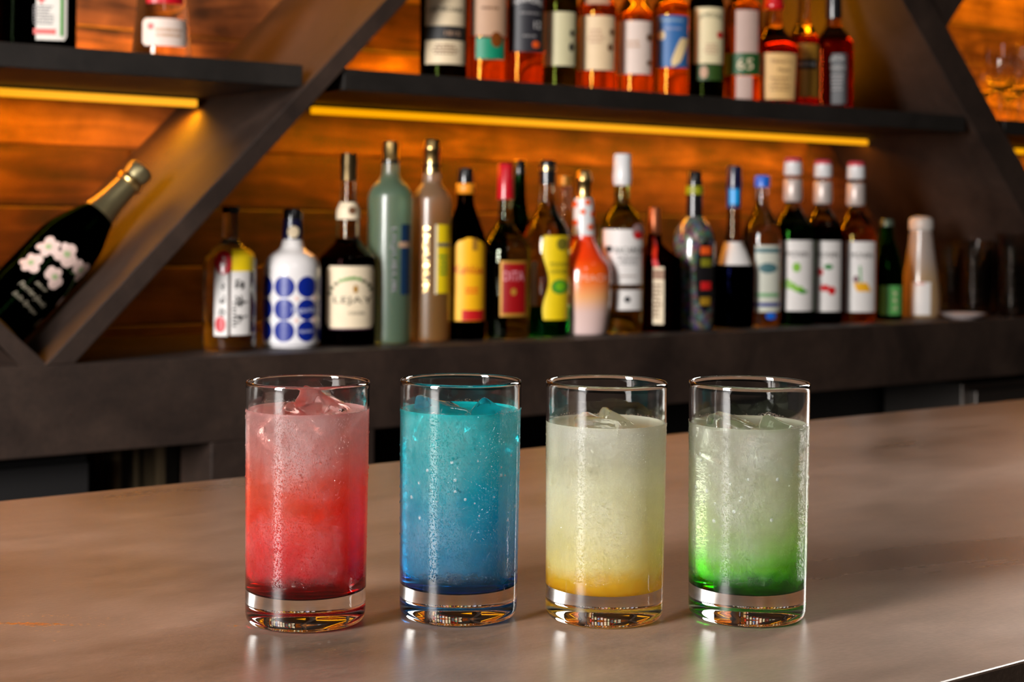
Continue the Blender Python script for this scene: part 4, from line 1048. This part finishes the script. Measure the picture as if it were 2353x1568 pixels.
# dish
dl = atp(2213, 715, 1.932)
d = empty('small_dish', (dl.x, dl.y, CT), 'shallow white dish on the back counter between the pale bottle and the stacked tumblers', 'dish')
lathe('plate', [(.004, .001), (.026, .001), (.036, .004), (.043, .009), (.0445, .0105), (.042, .0105), (.034, .006), (.004, .004)], M('glazed_white', hexc(205, 190, 188), .3, coat=.4), d, seg=40)
lathe('foot_ring', [(.020, 0), (.024, 0), (.024, .002), (.020, .002)], M('glazed_white', hexc(205, 190, 188), .3, coat=.4), d, seg=32)

# stacked tumblers
TG = glass('tumbler_clear', (.90, .88, .86), .04, 1.42)
def stack_tumbler(loc, h, r, label, g):
    t = lathe('tumbler', [(r * .80, 0), (r * .84, .002), (r, h), (r - .0016, h), (r * .84 - .002, .008), (.002, .007)], TG, None, seg=28, cap0=True, cap1=True)
    t.location = loc; t['label'] = label; t['category'] = 'tumbler'; t['group'] = g; return t
def stack(px, p, n, z0, step, h, r, label, gr):
    a = atp(px, 650, p); t0 = None
    orders = ['bottom', 'second from bottom', 'third from bottom', 'fourth from bottom', 'fifth from bottom', 'sixth from bottom']
    for i in range(n):
        lab = label + ', ' + ('topmost' if i == n - 1 else orders[i])
        if t0 is not None:
            t = t0.copy(); C.objects.link(t); t.location = (a.x, a.y, z0 + i * step); t['label'] = lab
        if t0 is None: t0 = stack_tumbler((a.x, a.y, z0), h, r, lab, gr)
stack(2240, 2.0, 6, CT, .0175, .066, .036, 'clear tumbler in the low stack beside the white dish', 'tumblers of the low stack')
stack(2182, 2.06, 6, CT, .0175, .066, .036, 'dim tumbler in the rear stack by the wall', 'tumblers of the rear stack')
stack(2328, 1.925, 6, CT, .020, .070, .036, 'clear tumbler in the tall stack at the edge of the view', 'tumblers of the tall stack')

# ---- upper shelf
UP = 1.955
def ub_(px, label, p=UP, **k): return Bottle(px, p, SZ, label, group='whisky bottles on the upper shelf', yref=150, **k)
AMB = lambda n, c=(.80, .26, .035), f=None, c2=(.92, .80, .6): glass(n, c, fill=f, col2=c2)
b = ub_(1018, 'dark green whisky bottle with two-part cream label and black band, first on the upper shelf')
b.body([(-230, 16), (-150, 18), (-120, 34), (-90, 50), (-60, 54), (178, 54)], glass('dark_green_2', (.045, .065, .012)))
b.piece('cap', [(-262, 17), (-228, 17)], black)
l = b.patch('label', -40, 65, -40, 48, cream, label='cream label'); b.text('LAPHROAIG', 4, 28, 12, ink, width=78, parent=l)
l = b.patch('label_band', 65, 98, -40, 48, ink, .0005, 16, 3); b.text('1815', 20, 82, 10, beige, width=34, parent=l)
l = b.patch('label', 98, 152, -40, 48, cream, label='lower cream label'); b.squiggle(4, 120, 60, 26, 4, brownink, 3, parent=l)
b = ub_(1115, 'amber whisky bottle with beige label over a teal patch')
b.body([(-230, 16), (-150, 18), (-100, 44), (-70, 53), (190, 53)], AMB('amber_1', (0.94, 0.48, 0.064)))
b.piece('cap', [(-262, 17), (-228, 17)], goldlab)
l = b.patch('label', -60, 88, -34, 46, beige, label='beige label'); b.squiggle(10, 27, 56, 9, 1, brownink, 8, parent=l)
l = b.patch('label', 92, 141, -22, 42, teal, label='teal lower label'); b.oval('seal', 24, 96, 12, 18, M('brown_gold_seal', hexc(120, 60, 10), .4), .0012, parent=l)
b = ub_(1200, 'whisky bottle with black label and white arched lettering, beside the teal-patched bottle')
b.body([(-220, 16), (-150, 18), (-100, 40), (-60, 52), (197, 51)], AMB('amber_2', (.90, .40, .05)))
b.piece('cap', [(-250, 17), (-218, 17)], black)
l = b.patch('label', -60, 124, -36, 48, darklab, label='black label'); b.text('BOWMORE', 10, 12, 14, white, width=66, arc=6, parent=l)
b.text('12', 33, 62, 17, white, width=14, parent=l); b.squiggle(16, 38, 44, 8, 1, M('grey_print', hexc(130, 125, 125), .6), 2, parent=l); b.squiggle(16, 90, 44, 8, 1, M('grey_print', hexc(130, 125, 125), .6), 3, parent=l); b.oval('emblem', 30, 107, 8, 8, orangeink, parent=l)
b = ub_(1284, 'olive green whisky bottle with pale label and small dark drawings on its edge')
b.body([(-200, 14), (-120, 16), (-60, 22), (-20, 36), (10, 42), (204, 42)], glass('olive_glass', (.16, .20, .03)))
b.piece('cap', [(-230, 15), (-198, 15)], black)
l = b.patch('label', 32, 155, -32, 36, M('pale_sage_label', hexc(200, 190, 150), .6), label='pale label'); b.oval('drawing', 28, 80, 4, 8, ink, parent=l); b.oval('drawing', 27, 112, 5, 10, ink, parent=l)
b = ub_(1370, 'amber whisky bottle with tall cream label, left of the one with the pinkish white label')
b.body([(-200, 15), (-120, 17), (-40, 20), (-10, 32), (15, 44), (40, 46), (212, 46)], AMB('amber_3', (0.86, 0.42, 0.064), b.z(8)))
b.piece('cap', [(-230, 16), (-198, 16)], black)
l = b.patch('label', 41, 165, -40, 40, M('warm_cream_label', hexc(225, 195, 155), .6), label='cream label'); b.oval('drawing', 33, 78, 4, 8, brownink, parent=l); b.oval('drawing', 30, 113, 5, 9, brownink, parent=l); b.squiggle(-2, 90, 40, 36, 4, beige, 4, parent=l)
b.patch('neck_label', -8, 15, -26, 28, beige, .0008, 8, 4)
b = ub_(1457, 'amber whisky bottle with pinkish white label, right of the one with the tall cream label')
b.body([(-200, 15), (-120, 17), (-30, 19), (0, 26), (30, 40), (52, 44), (222, 44)], AMB('amber_4', (0.95, 0.53, 0.096), b.z(30)))
b.piece('cap', [(-230, 16), (-198, 16)], black)
l = b.patch('label', 53, 174, -36, 38, M('pinkish_white_label', hexc(220, 198, 185), .6), label='pinkish white label'); b.oval('drawing', 32, 90, 5, 9, brownink, parent=l); b.oval('drawing', 33, 148, 5, 6, brownink, parent=l); b.squiggle(-2, 108, 40, 20, 2, beige, 4, parent=l)
b = ub_(1540, 'amber whisky bottle with blue label bearing a pale pear-like shape')
b.body([(-190, 15), (-110, 17), (-30, 19), (-5, 28), (15, 41), (40, 44), (230, 44)], AMB('amber_5', (0.95, 0.53, 0.064), b.z(14)))
b.piece('cap', [(-220, 16), (-188, 16)], bluecap)
l = b.patch('label', 41, 159, -30, 40, M('muted_blue_label', hexc(45, 100, 160), .5), label='blue label')
b.patch('pale_shape', 92, 157, lambda t: 24 - 26 * t ** .8 + (6 * max(0, t - .8) * 5 if t > .8 else 0), lambda t: 38 - 20 * t ** 1.4 - (10 * (t - .85) / .15 if t > .85 else 0), M('pale_yellow_print', hexc(235, 205, 150), .5), .001, 8, 14, parent=l)
b.squiggle(2, 54, 54, 10, 1, M('pale_blue_print', hexc(130, 155, 175), .5), 2, parent=l); b.squiggle(6, 73, 56, 9, 1, M('lilac_print', hexc(130, 140, 175), .5), 3, parent=l); b.oval('emblem', -20, 86, 8, 11, M('pale_yellow_print', hexc(235, 205, 150), .5), parent=l)
b = ub_(1622, 'dark green whiskey bottle with tall cream arched label, right of the blue-labelled bottle')
b.body([(-180, 15), (-100, 16), (-40, 20), (-10, 32), (15, 41), (236, 41)], glass('dark_green_3', (.03, .045, .008)))
b.piece('cap', [(-210, 16), (-178, 16)], black)
l = b.patch('label', 22, 150, lambda t: -26, lambda t: 38, M('cream_ivory_label', hexc(225, 208, 165), .6), .0006, 14, 10, label='tall cream label'); b.text('JAMESON', 8, 44, 11, M('dark_olive_ink', hexc(70, 75, 45), .6), width=50, arc=5, parent=l); b.oval('seal', 30, 84, 6, 8, redink, parent=l); b.squiggle(12, 118, 36, 26, 4, beige, 4, parent=l)
l = b.patch('label', 152, 188, -20, 36, M('moss_green_label', hexc(45, 75, 20), .5), label='green lower label'); b.oval('crest', -4, 170, 9, 14, beige, parent=l)
b = ub_(1706, 'amber whisky bottle with green belt label bearing a round cream monogram')
b.body([(-160, 14), (-60, 16), (-20, 20), (5, 32), (30, 42), (242, 43)], AMB('amber_6', (0.97, 0.48, 0.064), b.z(60), (.72, .46, .2)))
b.piece('cap', [(-190, 15), (-158, 15)], black)
b.patch('back_label', 28, 126, -16, 34, M('dusty_pink_label', hexc(190, 160, 148), .6), .0006, 8, 6, label='dusty pink strip label')
l = b.patch('label', 126, 176, -40, 41, M('bottle_green_label', hexc(25, 80, 30), .5), label='green belt label'); b.text('65', 6, 151, 26, cream, width=36, parent=l)
b.patch('label', 178, 240, -14, 22, M('dusty_pink_label', hexc(190, 160, 148), .6), .0006, 8, 6, label='lower dusty pink strip label')
b = ub_(1776, 'squat bourbon bottle with dripping red wax top and square cream label')
b.body([(-70, 16), (10, 18), (60, 22), (85, 38), (108, 56), (130, 60), (242, 58)], AMB('amber_7', (0.44, 0.03, 0.013), b.z(112), (.88, .70, .5)))
b.piece('wax_top', [(-100, 18), (-60, 20), (0, 22), (14, 25), (24, 22)], M('red_wax', hexc(200, 8, 22), .25, coat=.8), smoothp=True, label='red wax seal over cap and neck')
l = b.patch('label', 128, 233, lambda t: -22 + 5 * t, lambda t: 53 - 5 * t, M('manila_label', hexc(225, 180, 115), .6), label='manila cream label'); b.text("Maker's", 18, 146, 9, brownink, width=46, shear=.2, parent=l); b.text("Mark", 24, 166, 9, brownink, width=28, shear=.2, parent=l); b.squiggle(16, 200, 50, 36, 4, M('tan_ink', hexc(165, 125, 75), .6), 5, parent=l)
b = ub_(1846, 'amber whisky bottle with gold label crossed by a black band', p=1.975)
b.body([(-80, 13), (30, 14), (55, 18), (80, 30), (100, 36), (250, 36)], AMB('amber_8', (0.68, 0.11, 0.016), b.z(88)))
b.piece('cap', [(-110, 14), (-78, 14)], black)
l = b.patch('label', 104, 226, -24, 35, goldlab, label='gold label'); c_ = b.patch('label_band', 139, 162, -26, 36, ink, .001, 8, 3, parent=l); b.text('HARPER', 6, 151, 8, white, width=40, off=.0016, parent=l)
b = ub_(1914, 'square whiskey bottle with black cap and black label, last on the upper shelf')
b.body([(40, 15), (62, 17), (78, 28), (96, 39), (110, 43), (255, 43)], AMB('amber_9', (.46, .07, .012), b.z(92), (.8, .5, .25)), sq=6, rot=8)
b.piece('cap', [(-40, 18), (44, 19)], black)
l = b.patch('label', 128, 243, -8, 38, M('soft_black_label', hexc(34, 33, 36), .5), .0006, 8, 6, label='black label'); b.text('JACK', 16, 142, 9, M('grey_white_print', hexc(170, 165, 160), .5), width=34, arc=5, off=.0012, parent=l); b.text("DANIEL'S", 16, 160, 8, M('grey_white_print', hexc(170, 165, 160), .5), width=36, off=.0012, parent=l); b.squiggle(16, 195, 32, 40, 5, M('grey_print', hexc(130, 125, 125), .6), 5, parent=l, off=.0012)

# left shelf
b = Bottle(88, 1.955, SZ, 'square dark green herbal liqueur bottle with green-framed cream label', group='bottles on the left shelf', yref=60)
b.body([(-190, 20), (-130, 24), (-100, 50), (-80, 76), (-60, 79), (113, 79)], glass('very_dark_green', (.008, .012, .006)), sq=7, rot=6)
b.piece('cap', [(-230, 22), (-188, 22)], black)
l = b.patch('label', -60, 100, *rect_r(-42, 72, .06), M('grey_ivory_label', hexc(205, 198, 188), .5), .0006, 12, 16, label='cream label with green frame')
for (a_, c_) in ((-33, -27), (56, 62)): b.patch('label_frame', -50, 90, a_, c_, greenink, .0012, 2, 8, parent=l)
b.patch('label_bar', 75, 87, -18, 46, M('faded_red_print', hexc(215, 90, 85), .5), .0012, 8, 2, parent=l)
b.patch('red_cross', 0, 18, 12, 17, redink, .0012, 2, 2, parent=l); b.patch('red_cross', 6, 11, 6, 23, redink, .0013, 4, 2, parent=l)
b.squiggle(14, 45, 60, 46, 7, M('grey_print', hexc(130, 125, 125), .6), 5, parent=l, off=.0013)
b = Bottle(372, 1.965, SZ, 'clear flared spirit bottle with red label over a small white label', group='bottles on the left shelf', yref=60)
b.body([(-170, 20), (-110, 22), (-80, 38), (-50, 50), (0, 56), (128, 68)], glass('clear_warm', (.90, .84, .74)), sub=3)
b.piece('cap', [(-205, 22), (-168, 22)], redcap)
b.patch('label', -50, 15, -34, 46, redcap, .0007, 12, 6, label='red label'); l = b.patch('label', 49, 112, *rect_r(-42, 56, .1), M('pinkish_white_label', hexc(220, 198, 185), .6), .0007, 14, 8, label='white label')
b.squiggle(14, 84, 64, 24, 2, beige, 5, parent=l); b.oval('stamp', -24, 68, 7, 8, M('faded_red_print', hexc(215, 90, 85), .5), parent=l)
b = Bottle(-18, 1.97, SZ, 'dark bottle only just in view at the left end of the shelf', group='bottles on the left shelf', yref=60)
b.body([(-190, 16), (-130, 18), (-80, 24), (105, 26)], glass('dark_brown', (.05, .02, .01)))
b.piece('cap', [(-230, 17), (-188, 17)], black)

# stemmed glasses on the right shelf
SG = glass('stem_glass', (.95, .94, .92), 0, 1.45)
def wine_glass(px, p, label, t0=[None]):
    a = atp(px, 200, p)
    if t0[0] is None:
        prof = [(.001, .0), (.030, .0), (.033, .0015), (.012, .004), (.004, .008), (.0035, .06), (.005, .066), (.020, .078), (.032, .098), (.036, .12), (.034, .145), (.031, .165),
                (.0302, .165), (.033, .145), (.0348, .12), (.0308, .099), (.018, .080), (.001, .073)]
        t0[0] = lathe('wine_glass', prof, SG, None, seg=32)
        o = t0[0]
    else:
        o = t0[0].copy(); C.objects.link(o)
    o.location = (a.x, a.y, SZ); o['label'] = label; o['category'] = 'wine glass'; o['group'] = 'stemmed glasses on the right shelf'
for px, p, lb_ in ((2262, 2.10, 'stemmed glass nearest the diagonal board on the right shelf, rear row'), (2300, 1.99, 'stemmed glass in the front row on the right shelf, nearest the board'),
                  (2318, 2.12, 'stemmed glass of the rear row glimpsed between the two front ones'), (2345, 2.0, 'stemmed glass of the front row at the very edge of the view')):
    wine_glass(px, p, lb_)

# tilted champagne bottle lying in the V of the diagonal boards
def champagne():
    PC = 2.0
    # axis runs parallel to the face of the long board, one radius away from it
    A = Vector((la[0], la[1])); D = Vector((lb[0] - la[0], lb[1] - la[1])).normalized(); NN = Vector((-D.y, D.x))
    if NN.x > 0: NN = -NN
    top = atp(335, 392, PC)
    rad = .0430
    t = (Vector((top.x, top.z)) - A).dot(D); c = A + D * t + NN * (rad + .004)
    Ltot = .318
    base = c - D * Ltot
    up = Vector((D.x, 0, D.y)); root = empty('champagne_bottle', (base.x, PC, base.y), 'dark champagne bottle painted with white anemones, tilted against the diagonal board', 'bottle')
    root.rotation_euler = (0, math.atan2(D.x, D.y), 0)
    pr = smooth_prof([(.034, .0), (.0405, .002), (.0428, .010), (.0430, .05), (.0430, .15), (.0420, .170), (.0375, .190), (.029, .213), (.0215, .232), (.0180, .252), (.0150, .290)], 6)
    DK = glass('champagne_green', (.010, .035, .008))
    lathe('bottle_body', [(.010, .012), (.026, .004)] + pr, DK, root, seg=64)
    foil = M('dull_gold_foil', (.46, .38, .20), .33, .9)
    fo = lathe('foil', smooth_prof([(.0236, .228), (.0190, .250), (.0160, .286), (.0158, .291)], 4), foil, root, seg=48)
    lathe('foil_collar', [(.0165, .284), (.0188, .286), (.0190, .292), (.0170, .295)], gold, root, seg=48)
    lathe('cork_cap', smooth_prof([(.0150, .294), (.0165, .300), (.0180, .309), (.0172, .315), (.010, .3185), (.002, .319)], 3), foil, root, seg=48)
    # painted flowers: white petals, green stems. local -Y faces the guest
    def S(th, z, off): r = radial(z) + off; return (r * math.sin(th), -r * math.cos(th), z)
    def radial(z):
        for (r0, z0), (r1, z1) in zip(pr, pr[1:]):
            if z0 <= z <= z1 and z1 > z0: return r0 + (r1 - r0) * (z - z0) / (z1 - z0)
        return pr[-1][0] if z > .2 else .043
    def blob(name, th, z, a, b, rot, mat, off=.0006, par=None):
        v = [S(th, z, off)]; n = 16
        for i in range(n):
            q = 2 * math.pi * i / n; x, y = a * math.cos(q), b * math.sin(q) * (1 + .15 * math.cos(q))
            xx, yy = x * math.cos(rot) - y * math.sin(rot), x * math.sin(rot) + y * math.cos(rot)
            v.append(S(th + xx / .042, z + yy, off))
        return mesh_obj(name, v, [(0, 1 + i, 1 + (i + 1) % n) for i in range(n)], mat, par or root)
    pet = M('petal_enamel', hexc(215, 185, 175), .4, coat=.3); stem = M('stem_enamel', hexc(100, 125, 80), .5); heart = M('heart_enamel', hexc(150, 165, 120), .5)
    rnd = random.Random(4)
    # flower centres: th around the bottle, z along the axis
    for (th, z, sc) in ((.55, .150, 1.0), (-.15, .150, 1.05), (-.70, .142, 1.0), (.05, .118, .95), (-.75, .112, .95)):
        fl = blob('anemone_flower', th, z, .0042 * sc, .0042 * sc, 0, heart, .0011)
        for k in range(5):
            q = 2 * math.pi * k / 5 + rnd.uniform(-.45, .45); dd = .0068 * sc * rnd.uniform(.8, 1.2)
            blob('petal', th + dd * math.cos(q) / .042, z + dd * math.sin(q), .0088 * sc * rnd.uniform(.8, 1.1), .0068 * sc * rnd.uniform(.7, 1.15), q, pet, .0007 + .00004 * k, fl)
    blob('bud', .98, .105, .004, .008, .3, pet); blob('bud', .90, .066, .004, .009, -.4, M('tan_enamel', hexc(120, 95, 65), .5))
    def stemline(pts, w=.0012):
        v, f = [], []
        for i, (th, z) in enumerate(pts):
            v += [S(th - w / .042, z, .0005), S(th + w / .042, z, .0005)]
            if i: b0 = 2 * i - 2; f.append((b0, b0 + 1, b0 + 3, b0 + 2))
        mesh_obj('painted_stem', v, f, stem, root)
    stemline([(.55, .147), (.62, .138), (.78, .128), (.92, .116), (.98, .108)]); stemline([(-.1, .146), (.15, .138), (.35, .137), (.55, .142)]); stemline([(-.7, .138), (-.6, .128), (-.7, .116)])
    # lettering round the lower body
    for txt, z, w, h in (('Perrier-Jouët', .080, .046, .0075), ('Belle Epoque', .066, .040, .006), ('BRUT', .095, .018, .004)):
        cu = bpy.data.curves.new('t', 'FONT'); cu.body = txt; cu.size = 1; cu.resolution_u = 2; cu.shear = .3
        ob = bpy.data.objects.new('t', cu); C.objects.link(ob); dg = bpy.context.evaluated_depsgraph_get(); me = bpy.data.meshes.new_from_object(ob.evaluated_get(dg))
        bpy.data.objects.remove(ob); bpy.data.curves.remove(cu)
        xs = [q.co.x for q in me.vertices]; cx = (max(xs) + min(xs)) / 2; sx = w / (max(xs) - min(xs))
        for q in me.vertices: q.co = S((q.co.x - cx) * sx / .042 - .02, z + q.co.y * h / .7, .0007)
        me.materials.append(M('dull_gold_print', (.42, .36, .26), .5)); me.name = 'lettering'
        link(bpy.data.objects.new('lettering', me), root)
    lathe('base_band', [(.0433, .026), (.0434, .032)], goldlab, root, seg=48, cap0=False, cap1=False)
champagne()
